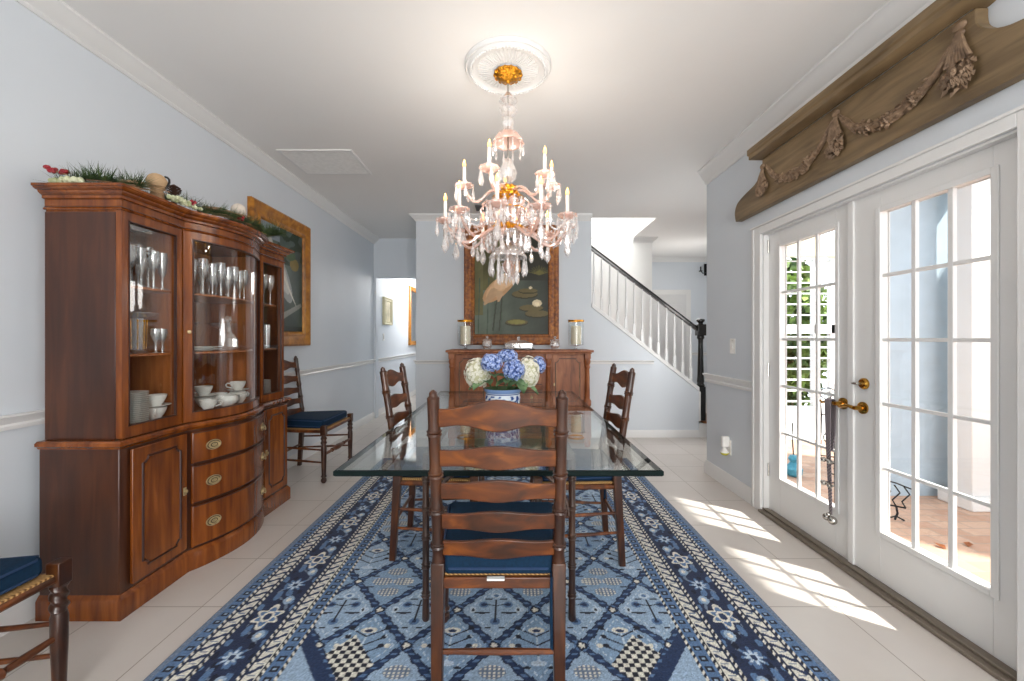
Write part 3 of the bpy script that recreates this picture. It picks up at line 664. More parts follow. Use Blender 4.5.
# ================================================================== CHAIRS
def chair(name, label, loc, rz, fw=0.25, group=None, scale=1.0, lean=0.085, ties=True):
    t = thing(name, label, 'chair', loc, rz, group, local=True)
    rx, ry, fy = 0.195, -0.21, 0.21
    zb = 0.485
    def ln(z): return ry-lean*max(0, (z-zb))/(1.05-zb)
    for sx in (-1, 1):
        # rear post: square below the seat, bamboo-turned above it
        m = MB(); w = 0.022
        m.hexa([(sx*rx-w*0.75, ry-0.03-w*0.75, 0), (sx*rx+w*0.75, ry-0.03-w*0.75, 0), (sx*rx+w*0.75, ry-0.03+w*0.75, 0), (sx*rx-w*0.75, ry-0.03+w*0.75, 0)],
               [(sx*rx-w, ry-w, zb), (sx*rx+w, ry-w, zb), (sx*rx+w, ry+w, zb), (sx*rx-w, ry+w, zb)])
        m.build('leg', 'chairpost', t, 0.004)
        prof = [(0, 0.022)]
        for q in (0.10, 0.31, 0.52, 0.76):
            prof += [(q-0.05, 0.0185), (q-0.016, 0.020), (q-0.010, 0.0245), (q, 0.021), (q+0.010, 0.0245), (q+0.016, 0.020), (q+0.05, 0.0185)]
        prof += [(0.93, 0.019), (0.955, 0.0195), (0.965, 0.013), (0.985, 0.012), (1.0, 0.003)]
        MB().spin((sx*rx, ry, zb), (sx*(rx+0.002), ry-lean, 1.05), prof, 14).build('back_post', 'chairpost', t)
        # front leg: block, rope twist, long vase, ball foot
        fx = sx*fw
        m = MB().box(fx-0.022, fx+0.022, fy-0.022, fy+0.022, 0.405, 0.482)
        rot = []
        for k in range(17): rot.append((k/16, 0.0215))
        m.spin((fx, fy, 0.405), (fx, fy, 0.315), rot, 18, lambda tt, a: 1+0.2*math.sin(2*a+tt*16))
        m.spin((fx, fy, 0.317), (fx, fy, 0), [(0, 0.019), (0.06, 0.023), (0.3, 0.0225), (0.7, 0.0185), (0.80, 0.0175), (0.8165, 0.024), (0.835, 0.024), (0.85, 0.015), (0.87, 0.015), (0.90, 0.023), (0.95, 0.0235), (0.985, 0.017), (1, 0.015)], 14)
        m.build('leg', 'chairpost', t, 0.006)
        # side rails and side stretchers
        MB().tube([(sx*rx, ry-0.01, 0.42), (fx, fy, 0.43)], 0.014, 10).build('seat_rail', 'chair', t)
        for z in (0.17, 0.275):
            MB().spin((sx*rx, ry-0.02, z+0.005), (fx, fy, z), [(0, 0.007), (0.5, 0.010), (1, 0.007)], 10).build('stretcher', 'chair', t)
    # slats
    for z, hh, cr in ((0.962, 0.058, 0.031), (0.833, 0.054, 0.017), (0.725, 0.052, 0.016), (0.624, 0.052, 0.014), (0.532, 0.050, 0.013)):
        n = 28; vs = []; fs = []
        for i in range(n+1):
            u = -1+2*i/n; x = u*(rx-0.008); yb_ = ln(z)-0.020*(1-u*u)
            k = max(0, 1-abs(u)/0.82); k = k*k*(3-2*k)
            zt = z+hh/2+cr*k; zl = z-hh/2-0.35*cr*math.cos(u*PI*1.5)*(1-abs(u)**3)
            for dy, zz in ((-0.007, zl), (0.007, zl), (0.007, zt), (-0.007, zt)):
                vs.append((x, yb_+dy-lean*(zz-z)/(1.05-zb), zz))
        for i in range(n):
            for j in range(4): fs.append((i*4+j, i*4+(j+1) % 4, i*4+4+(j+1) % 4, i*4+4+j))
        fs += [(0, 1, 2, 3), (n*4, n*4+1, n*4+2, n*4+3)]
        MB().add(vs, fs).build('slat', 'chair', t, 0.003, smooth=50)
    MB().box(-rx, rx, ry-0.014, ry+0.014, 0.40, 0.437).build('seat_rail', 'chair', t, 0.004)
    MB().tube([(-fw, fy, 0.43), (fw, fy, 0.43)], 0.014, 10).build('seat_rail', 'chair', t)
    MB().hexa([(-rx+0.01, ry, 0.418), (rx-0.01, ry, 0.418), (fw-0.005, fy+0.008, 0.418), (-fw+0.005, fy+0.008, 0.418)],
              [(-rx+0.012, ry, 0.442), (rx-0.012, ry, 0.442), (fw-0.007, fy+0.006, 0.448), (-fw+0.007, fy+0.006, 0.448)]).build('rush_seat', 'rush', t, 0.005)
    MB().spin((-rx, ry-0.022, 0.205), (rx, ry-0.022, 0.205), [(0, 0.008), (0.5, 0.0105), (1, 0.008)], 10).build('stretcher', 'chair', t)
    MB().spin((-fw, fy, 0.235), (fw, fy, 0.235), [(0, 0.009), (0.18, 0.013), (0.26, 0.010), (0.28, 0.018), (0.31, 0.011), (0.38, 0.020), (0.5, 0.025), (0.62, 0.020), (0.69, 0.011), (0.72, 0.018), (0.74, 0.010), (0.82, 0.013), (1, 0.009)], 14).build('stretcher', 'chair', t)
    # cushion with piping and a tie
    a = [(-rx+0.016, ry-0.010), (rx-0.016, ry-0.010), (fw-0.022, fy-0.015), (-fw+0.022, fy-0.015)]
    c = MB().hexa([(x, y, 0.449 if y > 0 else 0.4375) for x, y in a], [(x*0.985, y, 0.522) for x, y in a]).build('cushion', 'navy', t, 0.022, seg=4)
    for zz in (0.463, 0.511):
        pts = []
        for i in range(4):
            p0 = Vector(a[i]); p1 = Vector(a[(i+1) % 4])
            for q in (0.06, 0.3, 0.5, 0.7, 0.94): pts.append((*(p0.lerp(p1, q)), zz))
        MB().tube(pts, 0.0042, 6, True).build('piping', 'piping', c)
    if ties:
        MB().tube([(rx-0.025, ry+0.03, 0.46), (rx-0.022, ry-0.017, 0.44), (rx-0.026, ry-0.02, 0.34), (rx-0.022, ry-0.02, 0.2)], [0.004, 0.007, 0.005, 0.007], 6).build('tie', 'navy', c)
    if scale != 1.0: t.scale = (scale,)*3
    return t
RZ = 0.012
cf = chair('dining_chair', 'ladder-back chair seen from behind at the near end of the glass table', (TX+0.004, 1.56, RZ), 0, 0.245)
MB().box(-0.036, 0.02, -0.238, -0.222, 0.434, 0.440).build('care_tag', 'plasticwhite', cf)
chair('dining_chair', 'ladder-back chair at the glass table, on the side nearest the french doors', (0.345, 2.40, RZ), PI/2, 0.245)
chair('dining_chair', 'ladder-back chair at the glass table, on the side nearest the china cabinet', (-0.41, 2.455, RZ), -PI/2, 0.245)
chair('dining_chair', 'ladder-back chair with a navy cushion against the wall beneath the gilt heron painting', (-1.795, 3.78, 0), -PI/2, 0.285, lean=0.07)
chair('dining_chair', 'ladder-back chair before the china cabinet, only a twisted front leg and seat edge showing', (-1.71, 1.09, 0), -PI/2, 0.285, lean=0.07)

# ================================================================== CHINA CABINET
XF, XU = -1.70, -1.715           # front planes of base and upper part
Y0, Y1, YA, YM = 1.80, 3.145, 2.17, 2.815
def bow(y, b=0.10):
    if y <= YA or y >= YM: return 0.0
    u = (y-(YA+YM)/2)/((YM-YA)/2)
    return b*(1-u*u)**0.85*(1-0.15*u*u)
def fpath(xf, ya, yb, b=0.10, n=22):
    ys = [ya, YA]+[YA+(YM-YA)*k/n for k in range(1, n)]+[YM, yb]
    return [(xf+bow(y, b), y) for y in ys]
XW = -2.052
def plan(xf, ya, yb, b=0.10): return [(XW, ya)]+fpath(xf, ya, yb, b)+[(XW, yb)]
cab = thing('china_cabinet', 'tall mahogany china cabinet with a bowed glass front and three drawers, against the left wall', 'cabinet', (-1.9, 2.47, 0))
def slab(m, poly, z0, z1): return m.prism(poly, lambda a, b: (a, b, z0), lambda a, b: (a, b, z1))
def panel(m, ya, yb, z0, z1, t0, t1, xf, b=0.10):
    """a strip that follows the cabinet's front between ya and yb, from t0 to t1 outward"""
    n = 1 if (yb <= YA+1e-4 or ya >= YM-1e-4) else 16
    ys = [ya+(yb-ya)*k/n for k in range(n+1)]
    vs = []; fs = []
    for y in ys:
        x = xf+bow(y, b); vs += [(x+t0, y, z0), (x+t1, y, z0), (x+t1, y, z1), (x+t0, y, z1)]
    for i in range(n):
        for j in range(4): fs.append((i*4+j, i*4+(j+1) % 4, i*4+4+(j+1) % 4, i*4+4+j))
    fs += [(0, 1, 2, 3), (n*4, n*4+1, n*4+2, n*4+3)]
    return m.add(vs, fs)
slab(MB(), plan(XF-0.004, Y0, Y1), 0.09, 0.745).build('base_cabinet', 'cabshaded', cab, 0.004)
MB().sweep(plan(XF, Y0, Y1), [(-0.02, 0), (0.014, 0), (0.014, 0.082), (0.008, 0.092), (0.0, 0.104), (-0.02, 0.104)]).build('plinth', 'cab', cab)
b = MB().sweep(plan(XF, Y0, Y1), [(-0.02, 0.737), (0.004, 0.737), (0.010, 0.748), (0.018, 0.752), (0.018, 0.764), (0.008, 0.772), (-0.02, 0.772)])
slab(b, plan(XF+0.0, Y0, Y1), 0.745, 0.771); b.build('waist_moulding', 'cab', cab)
# lower doors with a cut-corner moulded panel
def cutpanel(ya, yb, z0, z1, c):
    return [(ya+c, z0), (yb-c, z0), (yb-c, z0+c*0.45), (yb-c*0.45, z0+c), (yb, z0+c), (yb, z1-c), (yb-c*0.45, z1-c), (yb-c, z1-c*0.45), (yb-c, z1), (ya+c, z1), (ya+c, z1-c*0.45), (ya+c*0.45, z1-c), (ya, z1-c), (ya, z0+c), (ya+c*0.45, z0+c), (ya+c, z0+c*0.45)]
for ya, yb in ((1.845, 2.155), (2.83, 3.115)):
    d = panel(MB(), ya, yb, 0.125, 0.725, 0, 0.014, XF).build('door', 'cab', cab, 0.003)
    q = cutpanel(ya+0.05, yb-0.045, 0.175, 0.675, 0.026)
    MB().tube([(XF+0.0145, y, z) for y, z in q], 0.0055, 6, True).build('moulding', 'cabline', d)
    yk = yb-0.018 if ya < 2 else ya+0.018
    MB().box(XF+0.014, XF+0.018, yk-0.008, yk+0.008, 0.41, 0.45).spin((XF+0.014, yk, 0.43), (XF+0.026, yk, 0.43), [(0, 0.006), (1, 0.009)], 10).build('key_plate', 'antique', d)
# three drawers with oval pulls
def frontframe(y, xf):
    e = 0.004; dx = (bow(y+e)-bow(y-e))/(2*e); n = Vector((1, -dx, 0)).normalized(); return Vector((xf+bow(y), y, 0)), n
for z0, z1 in ((0.556, 0.722), (0.345, 0.545), (0.115, 0.334)):
    d = panel(MB(), YA+0.012, YM-0.012, z0, z1, 0, 0.013, XF).build('drawer', 'cab', cab, 0.003)
    l = MB()
    for zz in (z0+0.004, z1-0.004): panel(l, YA+0.014, YM-0.014, zz-0.003, zz+0.003, 0.012, 0.0155, XF)
    l.build('bead', 'cabline', d)
    for yh in (2.275, 2.71):
        p, n = frontframe(yh, XF); zc = (z0+z1)/2; p = p+n*0.013; t = Vector((-n.y, n.x, 0))
        h = MB()
        for q, (rr, th, dd) in enumerate(((1.0, 0.0, 0.003), (0.86, 0.003, 0.0042), (0.72, 0.003, 0.0065), (0.46, 0.0065, 0.0072), (0.34, 0.0065, 0.0095))):
            h.cur = q % 2
            ring = [(math.cos(a)*0.040*rr, math.sin(a)*0.027*rr) for a in [2*PI*k/28 for k in range(28)]]
            h.prism(ring, lambda a, b: tuple(p+t*a+n*th+Vector((0, 0, zc+b))), lambda a, b: tuple(p+t*a+n*dd+Vector((0, 0, zc+b))))
        h.cur = 0
        h.tube([tuple(p+n*(0.008+0.010*math.sin(a))+t*(0.029*math.cos(a))+Vector((0, 0, zc+0.004-0.021*math.sin(a)))) for a in [PI*k/12 for k in range(13)]], 0.0026, 8)
        h.build('handle', ['antique', 'darkbrass'], d)
# upper part: sides, back, floor, lid, dividers, shelves, face doors
UZ0, UZ1 = 0.772, 1.79
UY0, UY1 = 1.822, 3.122
for ya in (UY0, UY1-0.02): MB().box(XW, XU-0.027, ya, ya+0.02, UZ0, 1.775).build('side_panel', 'cabshaded', cab, 0.002)
MB().box(XW, XW+0.012, UY0+0.02, UY1-0.02, UZ0, UZ1).build('back_panel', 'cabin', cab)
for y in (YA-0.012, YM+0.005): MB().box(XW+0.012, XU-0.03, y-0.007, y+0.007, UZ0+0.03, UZ1-0.02).build('divider', 'cabin', cab)
slab(MB(), plan(XU-0.02, UY0+0.02, UY1-0.02, 0.095), UZ0, 0.815).build('deck', 'cabin', cab)
slab(MB(), plan(XU-0.004, UY0+0.004, UY1-0.004, 0.10), 1.772, 1.86).build('frieze', 'cab', cab, 0.002)
SH = (1.1465, 1.4655)      # just above the shelf boards
for zs in SH: slab(MB(), plan(XU-0.045, UY0+0.02, UY1-0.02, 0.09), zs-0.0135, zs-0.0015).build('shelf', 'cabin', cab, 0.002)
pr = [(-0.03, 1.783), (0.004, 1.783), (0.008, 1.787), (0.004, 1.793), (0.0, 1.797), (0.0, 1.828), (0.012, 1.832), (0.012, 1.844), (0.020, 1.848), (0.027, 1.854), (0.029, 1.860), (0.038, 1.862), (0.046, 1.867), (0.048, 1.871), (0.053, 1.872), (0.053, 1.883), (-0.03, 1.883)]
b = MB().sweep(plan(XU, UY0, UY1), pr); slab(b, plan(XU, UY0+0.004, UY1-0.004), 1.86, 1.881)
b.build('cornice', 'cab', cab, smooth=18)
b = MB()
for z, o in ((1.7965, .0015), (1.8305, .0035), (1.8455, .0135)): b.sweep(plan(XU, UY0, UY1), [(o-.006, z-.0022), (o, z-.0022), (o, z+.0022), (o-.006, z+.0022)])
b.build('bead', 'cabline', cab)
for nm, ya, yb, st in (('door', UY0+0.002, 2.156, (0.032, 0.034)), ('door', 2.164, 2.822, (0.036, 0.036)), ('door', 2.83, UY1-0.002, (0.03, 0.03))):
    z0, z1 = 0.776, 1.782; gz0, gz1 = 0.824, 1.745; ga, gb = ya+st[0], yb-st[1]
    m = panel(MB(), ya, ga, z0, z1, -0.026, 0.0, XU); panel(m, gb, yb, z0, z1, -0.026, 0.0, XU)
    panel(m, ga, gb, z0, gz0, -0.026, 0.0, XU); panel(m, ga, gb, gz1, z1, -0.026, 0.0, XU)
    d = m.build(nm, 'cab', cab)
    panel(MB(), ga, gb, gz0, gz1, -0.014, -0.011, XU).build('pane', 'cabglass', d, smooth=60)
    l = MB()
    panel(l, ga, gb, gz0-0.0, gz0+0.006, -0.01, 0.002, XU); panel(l, ga, gb, gz1-0.006, gz1, -0.01, 0.002, XU)
    panel(l, ga, ga+0.006, gz0, gz1, -0.01, 0.002, XU); panel(l, gb-0.006, gb, gz0, gz1, -0.01, 0.002, XU)
    l.build('bead', 'cabline', d)
    if 2.1 < ya < 2.3:
        p, n = frontframe(ya+0.02, XU)
        MB().spin(tuple(p+Vector((0, 0, 1.252))), tuple(p+n*0.022+Vector((0, 0, 1.252))), [(0, 0.005), (0.4, 0.004), (0.6, 0.009), (0.85, 0.009), (1, 0.004)], 12).build('knob', 'antique', d)

# ---------------------------------------------------------------- glass and china in the cabinet
def goblet(h, r, style=0):
    t = 0.0025
    if style == 0:   # stemmed
        pr = [(r*0.8, 0), (r*0.8, 0.003), (0.006, 0.008), (0.0045, h*0.4), (0.008, h*0.46), (r*0.75, h*0.58), (r, h*0.8), (r*0.94, h), (r*0.94-t, h), (r-t, h*0.8), (r*0.72, h*0.6), (0.004, h*0.5)]
    elif style == 1:  # tall flute
        pr = [(r, 0), (r, 0.003), (0.006, 0.01), (0.005, h*0.3), (r*0.6, h*0.42), (r*0.85, h*0.8), (r*0.85, h), (r*0.85-t, h), (r*0.8-t, h*0.75), (0.004, h*0.38)]
    else:            # tumbler
        pr = [(r*0.85, 0), (r, h), (r-t, h), (r*0.85-t, 0.01), (0, 0.01)]
    return pr
def glassware(y, x, z, h, r, style, name, label, group):
    o = MB().lathe(goblet(h, r, style), (x, y, z), 16, cap=False).build(name, 'stemglass', None, smooth=50, loc=(x, y, z)); return tag(o, label, 'glass', group)
rg = random.Random(4)
k = 0
for i, y in enumerate((1.93, 1.99, 2.05, 2.11)):
    for x in (-1.775, -1.85, -1.93):
        glassware(y+rg.uniform(-.006, .006), x, SH[1], 0.185 if x > -1.8 else 0.215, 0.026, (i+(x < -1.8)) % 2, 'wine_glass', 'stemmed crystal glass on the top shelf behind the left cabinet door', 'stemware on the top left cabinet shelf')
for i in range(9):
    y = 2.225+0.0675*i
    for x in (-1.80, -1.92):
        xx = x+bow(y)*0.5
        glassware(y, xx, SH[1], 0.19 if i % 2 else 0.205, 0.027, (i+(x < -1.85)) % 2, 'wine_glass', 'stemmed crystal glass on the top shelf behind the bowed cabinet door', 'stemware on the top middle cabinet shelf')
for i, y in enumerate((2.885, 2.965, 3.045)):
    glassware(y, -1.775, SH[1], 0.21, 0.03, 0, 'wine_glass', 'stemmed crystal goblet on the top shelf behind the right cabinet door', 'goblets on the top right cabinet shelf')
for i, y in enumerate((2.89, 2.95, 3.02)):
    glassware(y, -1.785, SH[0], 0.17, 0.026, 2, 'tumbler', 'tall clear tumbler on the middle shelf behind the right cabinet door', 'tumblers on the middle right cabinet shelf')
for y in (2.085, 2.125):
    glassware(y, -1.79, SH[0], 0.12, 0.022, 0, 'cordial_glass', 'small cordial glass beside the gold-striped stand behind the left cabinet door', 'cordial glasses on the left cabinet shelf')
# gold-striped stand with a wide dish
s_ = thing('footed_dish', 'wide cut-glass dish on a gold-striped glass stand behind the left cabinet door', 'dish', (-1.86, 2.06, SH[0]))
MB().lathe([(0.04, 0), (0.042, 0.01), (0.03, 0.014), (0.034, 0.17), (0.02, 0.175)], (-1.86, 2.06, SH[0]), 18).build('stand', 'stemglass', s_)
m = MB()
for k in range(8):
    a = 2*PI*k/8; m.tube([(-1.86+0.033*math.cos(a), 2.06+0.033*math.sin(a), SH[0]+0.018), (-1.86+0.037*math.cos(a), 2.06+0.037*math.sin(a), SH[0]+0.165)], 0.003, 6)
m.build('gold_stripe', 'gold', s_)
MB().lathe([(0.02, 0.175), (0.05, 0.178), (0.085, 0.195), (0.083, 0.199), (0.05, 0.184), (0, 0.182)], (-1.86, 2.06, SH[0]), 22, False).build('dish', 'stemglass', s_)
# plates, decanter, bowls
def plates(x, y, z, n, r, name, label, group, dz=0.009):
    for i in range(n):
        o = MB().lathe([(r*0.55, 0), (r*0.6, 0.003), (r, 0.011), (r, 0.013), (r*0.62, 0.006), (0, 0.005)], (x, y, z+i*dz), 26, False).build(name, 'china', None, smooth=60, loc=(x, y, z+i*dz))
        tag(o, label, 'plate', group)
plates(-1.805, 1.965, 0.8165, 16, 0.066, 'saucer', 'white china saucer in the stack behind the left cabinet door', 'saucer stack behind the left cabinet door')
plates(-1.84, 3.0, 0.8165, 9, 0.085, 'plate', 'white china plate in the stack behind the right cabinet door', 'plate stack behind the right cabinet door', 0.0105)
plates(-1.77, 2.36, SH[0], 2, 0.10, 'plate', 'white china plate lying on the middle shelf behind the bowed cabinet door', 'plates on the middle shelf', 0.012)
dc = thing('decanter', 'cut crystal decanter beside the white plates behind the bowed cabinet door', 'decanter', (-1.75, 2.56, SH[0]))
MB().lathe([(0.04, 0), (0.052, 0.02), (0.05, 0.07), (0.018, 0.11), (0.014, 0.15), (0.02, 0.155), (0.016, 0.157), (0, 0.157)], (-1.75, 2.56, SH[0]), 12).build('bottle', 'crystal', dc, smooth=0)
MB().lathe([(0.008, 0.157), (0.009, 0.165), (0.022, 0.185), (0.016, 0.205), (0, 0.212)], (-1.75, 2.56, SH[0]), 8).build('stopper', 'crystal', dc, smooth=0)
o = MB().lathe([(0.03, 0), (0.035, 0.01), (0.012, 0.02), (0.012, 0.12), (0.05, 0.135), (0.105, 0.16), (0.103, 0.164), (0.05, 0.14), (0, 0.135)], (-1.90, 2.36, SH[0]+0.0), 24, False).build('cake_stand', 'stemglass', None, smooth=50, loc=(-1.90, 2.36, SH[0]))
tag(o, 'wide glass cake stand behind the plates on the middle cabinet shelf', 'cake stand')
o = MB().lathe([(0.03, 0), (0.035, 0.01), (0.012, 0.02), (0.012, 0.13), (0.05, 0.145), (0.09, 0.165), (0.088, 0.169), (0.05, 0.15), (0, 0.145)], (-1.88, 2.68, SH[0]+0.0), 24, False).build('cake_stand', 'stemglass', None, smooth=50, loc=(-1.88, 2.68, SH[0]))
tag(o, 'glass cake stand behind the crystal decanter on the middle cabinet shelf', 'cake stand')
cm = None
def cup(x, y, z, a, label, group):
    global cm
    if cm is None:
        r = thing('tea_cup', label, 'cup', (x, y, z), a, group, local=True)
        MB().lathe([(0.022, 0), (0.024, 0.006), (0.034, 0.02), (0.042, 0.038), (0.046, 0.056), (0.0445, 0.056), (0.039, 0.036), (0.03, 0.018), (0, 0.009)], (0, 0, 0), 22, False).build('bowl', 'china', r, smooth=60)
        MB().tube([(0.040, 0, 0.045), (0.056, 0, 0.050), (0.066, 0, 0.040), (0.060, 0, 0.026), (0.034, 0, 0.018)], 0.0035, 8).build('handle', 'china', r)
        cm = r; return r
    return dup(cm, (x, y, z), a, label, group)
LG = 'white china teacup in the group behind the left cabinet door'
for i, (x, y, z) in enumerate(((-1.79, 2.085, .8165), (-1.915, 2.07, .8165), (-1.79, 2.085, .8795), (-1.915, 2.07, .8795))):
    cup(x, y, z, (-0.9, 0.64, -2.5, 0.5, -2.5)[i], LG, 'teacups behind the left cabinet door')
CG = 'white china teacup in the group behind the bowed cabinet door'
for i, (x, y, z, a) in enumerate(((-1.79, 2.245, .8165, -2.5), (-1.71, 2.335, .8165, .6), (-1.86, 2.33, .8165, -2.6), (-1.82, 2.45, .8165, .7), (-1.71, 2.60, .8165, -.9), (-1.85, 2.62, .8165, .6), (-1.79, 2.71, .8165, .2), (-1.79, 2.245, .8795, -2.4), (-1.82, 2.45, .8795, -2.5), (-1.79, 2.71, .8795, -2.4))):
    cup(x, y, z, a, CG, 'teacups behind the bowed cabinet door')
for x, y, lab in ((-1.79, 2.085, 'white china saucer between the two stacked teacups nearest the left door glass'), (-1.915, 2.07, 'white china saucer between the two stacked teacups at the back of the left section'), (-1.79, 2.245, 'white china saucer between stacked teacups at the latch side of the bowed door'), (-1.82, 2.45, 'white china saucer between stacked teacups behind the two-handled bowl'), (-1.79, 2.71, 'white china saucer between stacked teacups at the hinge side of the bowed door')):
    plates(x, y, .8735, 1, 0.062, 'saucer', lab, None)
tp = thing('sugar_bowl', 'wide white china bowl with two handles among the cups behind the bowed cabinet door', 'bowl', (-1.70, 2.475, 0.8165))
MB().lathe([(0.03, 0), (0.034, 0.006), (0.055, 0.025), (0.06, 0.045), (0.052, 0.062), (0.05, 0.062), (0.055, 0.045), (0.05, 0.025), (0, 0.01)], (-1.70, 2.475, 0.8165), 26, False).build('bowl', 'china', tp, smooth=60)
for s in (-1, 1): MB().tube([(-1.70, 2.475+s*0.055, 0.866), (-1.70, 2.475+s*0.078, 0.872), (-1.70, 2.475+s*0.08, 0.85), (-1.70, 2.475+s*0.058, 0.842)], 0.0035, 8).build('handle', 'china', tp)

# ---------------------------------------------------------------- greenery on top of the cabinet
TZ = 1.8835
def sprig(name, label, base, tip, n, length, group=None, spread=0.9, seed=1, mat='pine'):
    r = random.Random(seed); b = Vector(base); t = Vector(tip); d = (t-b)
    root = thing(name, label, 'greenery', base, 0, group)
    mid = b.lerp(t, 0.5)+Vector((0, 0, 0.018))
    P = [b, b.lerp(mid, 0.5)+Vector((0, 0, 0.004)), mid, mid.lerp(t, 0.5), t]
    MB().tube(P, [0.004, 0.004, 0.0035, 0.003, 0.002], 6).build('twig', 'twig', root)
    m = MB()
    for i in range(n):
        u = r.random(); j = min(3, int(u*4)); p = P[j].lerp(P[j+1], u*4-j)
        q = d.normalized()*r.uniform(0.25, 0.9)+Vector((r.uniform(-1, 1), r.uniform(-1, 1), r.uniform(-0.12, 0.9)))*spread
        e = p+q.normalized()*length*1.25*r.uniform(0.6, 1.1)
        if e.z < TZ+0.004: e.z = TZ+0.004+r.random()*0.012
        e.x = max(e.x, XL+0.02)
        w = q.cross(Vector((0, 0, 1))).normalized()*0.0022
        m.add([p-w, p+w, e+Vector((0, 0, 0.0006)), p+Vector((0, 0, 0.0022))], [(0, 1, 2), (1, 3, 2), (3, 0, 2)])
    m.build('needles', mat, root, smooth=0)
    return root
sp = [((-2.0, 1.84, TZ+.012), (-1.75, 1.815, TZ+.02), 380, .075, 'pine sprig at the near end of the cabinet top, beneath the red berries'),
      ((-1.98, 1.97, TZ+.012), (-1.70, 1.90, TZ+.03), 380, .08, 'pine sprig beside the pale moss at the near end of the cabinet top'),
      ((-1.78, 1.99, TZ+.012), (-1.68, 2.21, TZ+.025), 340, .07, 'pine sprig below the tan round ornament on the cabinet top'),
      ((-1.70, 2.24, TZ+.012), (-1.62, 2.47, TZ+.03), 480, .075, 'dense pine sprig over the left half of the bowed cabinet top'),
      ((-1.66, 2.42, TZ+.012), (-1.60, 2.62, TZ+.03), 480, .07, 'dense pine sprig between the dry twigs on the bowed cabinet top'),
      ((-1.70, 2.55, TZ+.012), (-1.62, 2.74, TZ+.02), 320, .065, 'pine sprig before the pale round ornament on the cabinet top'),
      ((-1.80, 2.88, TZ+.012), (-1.72, 3.04, TZ+.09), 480, .11, 'tufted pine sprig at the far end of the cabinet, in front of the gilt frame')]
for i, (b_, t_, n_, l_, lab) in enumerate(sp): sprig('pine_sprig', lab, b_, t_, n_, l_, 'pine sprigs on the cabinet', seed=i+3)
def dryspray(base, tip, n, label, seed):
    r = random.Random(seed); root = thing('dry_twig_bundle', label, 'greenery', base)
    for i in range(n):
        o = Vector((r.uniform(-.02, .02), r.uniform(-.03, .03), r.uniform(0, .03))); p = Vector(base)+o; q = Vector(tip)+o*1.5
        MB().tube([p, p.lerp(q, .5)+Vector((0, 0, r.uniform(0, .015))), q], [0.005, 0.004, 0.002], 6).build('twig', 'twig', root)
dryspray((-1.69, 2.30, TZ+.03), (-1.61, 2.50, TZ+.03), 10, 'bundle of pale dry twigs leaning toward the black-collared ornament', 5)
dryspray((-1.74, 1.87, TZ+.02), (-1.675, 2.0, TZ+.03), 6, 'bundle of pinkish dry twigs beside the tan round ornament', 9)
def clump(name, c, r3, n, rr, mat, label, cat, group=None, seed=0):
    q = random.Random(seed); m = MB()
    for i in range(n):
        a = q.uniform(0, 2*PI); u = q.uniform(0, 1)**.5
        m.ball((c[0]+r3[0]*u*math.cos(a), c[1]+r3[1]*u*math.sin(a), c[2]+q.uniform(0, r3[2])), rr*q.uniform(.7, 1.2), 7, 5)
    return tag(m.build(name, mat, None, loc=c), label, cat, group)
clump('moss_clump', (-1.93, 1.80, TZ+.012), (.07, .012, .012), 30, .012, 'palegreen', 'pale green moss clump along the near edge of the cabinet top', 'moss', 'moss on the cabinet', 1)
clump('moss_clump', (-1.655, 2.10, TZ+.012), (.015, .11, .018), 40, .010, 'palegreen', 'pale green moss clump below the tan round ornament', 'moss', 'moss on the cabinet', 2)
br = random.Random(8)
def berries(c, d, n, label, seed):
    q = random.Random(seed); root = thing('berry_spray', label, 'berries', c)
    MB().tube([Vector(c), Vector(c)+Vector(d)], 0.0025, 6).build('twig', 'twig', root)
    for i in range(n):
        p = Vector(c)+Vector(d)*((i+.5)/n)+Vector((q.uniform(-.012, .012), q.uniform(-.012, .012), q.uniform(-.006, .014)))
        MB().ball(p, 0.0085, 10, 7).build('berry', 'berry', root)
berries((-2.03, 1.80, TZ+.075), (.10, .0, -.03), 20, 'spray of dark red berries at the near wall end of the cabinet top', 2)
berries((-1.655, 2.105, TZ+.03), (.0, .05, -.002), 7, 'small cluster of red berries beside the pine cone', 4)
berries((-1.60, 2.44, TZ+.03), (.0, .03, .01), 4, 'pair of dull red berries beside the black-collared ornament', 6)
pc = thing('pine_cone', 'brown pine cone in front of the tan round ornament on the cabinet', 'pine cone', (-1.69, 2.075, TZ+.03))
m = MB()
for i in range(70):
    u = (i+.5)/70; a = i*2.4; rr = 0.030*math.sin(PI*min(1, .15+u*.85))
    p = Vector((-1.69, 2.075, TZ+.04+0.062*u)); o_ = Vector((math.cos(a), math.sin(a), .35)); t_ = Vector((-math.sin(a), math.cos(a), 0))
    m.add([p+t_*.002, p-t_*.002, p+o_*rr-t_*.007, p+o_*rr*1.12, p+o_*rr+t_*.007, p+o_*rr*.9+Vector((0, 0, .004))], [(0, 1, 2, 3), (0, 3, 4), (1, 0, 5), (2, 1, 5), (3, 2, 5), (4, 3, 5), (0, 4, 5)])
m.build('scales', 'cone', pc, smooth=0); MB().tube([(-1.69, 2.075, TZ+.004), (-1.69, 2.075, TZ+.095)], [.012, .006], 8).build('core', 'cone', pc)
oc = thing('round_ornament', 'tan round-headed ornament rising behind the pine cone on the cabinet top', 'ornament', (-1.74, 2.034, TZ))
MB().lathe([(.028, 0), (.032, .02), (.025, .05), (.022, .065)], (-1.74, 2.034, TZ), 16).build('base', 'twig', oc)
MB().ball((-1.74, 2.034, TZ+.098), (.041, .046, .044), 18, 12).build('head', 'tan', oc)
MB().tube([(-1.74+.042*math.cos(a)*.99, 2.034+.02+.02*math.sin(a), TZ+.098+.044*math.sin(a)) for a in [-.6, -.2, .2, .6, 1.0, 1.4]], .005, 8).build('band', 'blackband', oc)
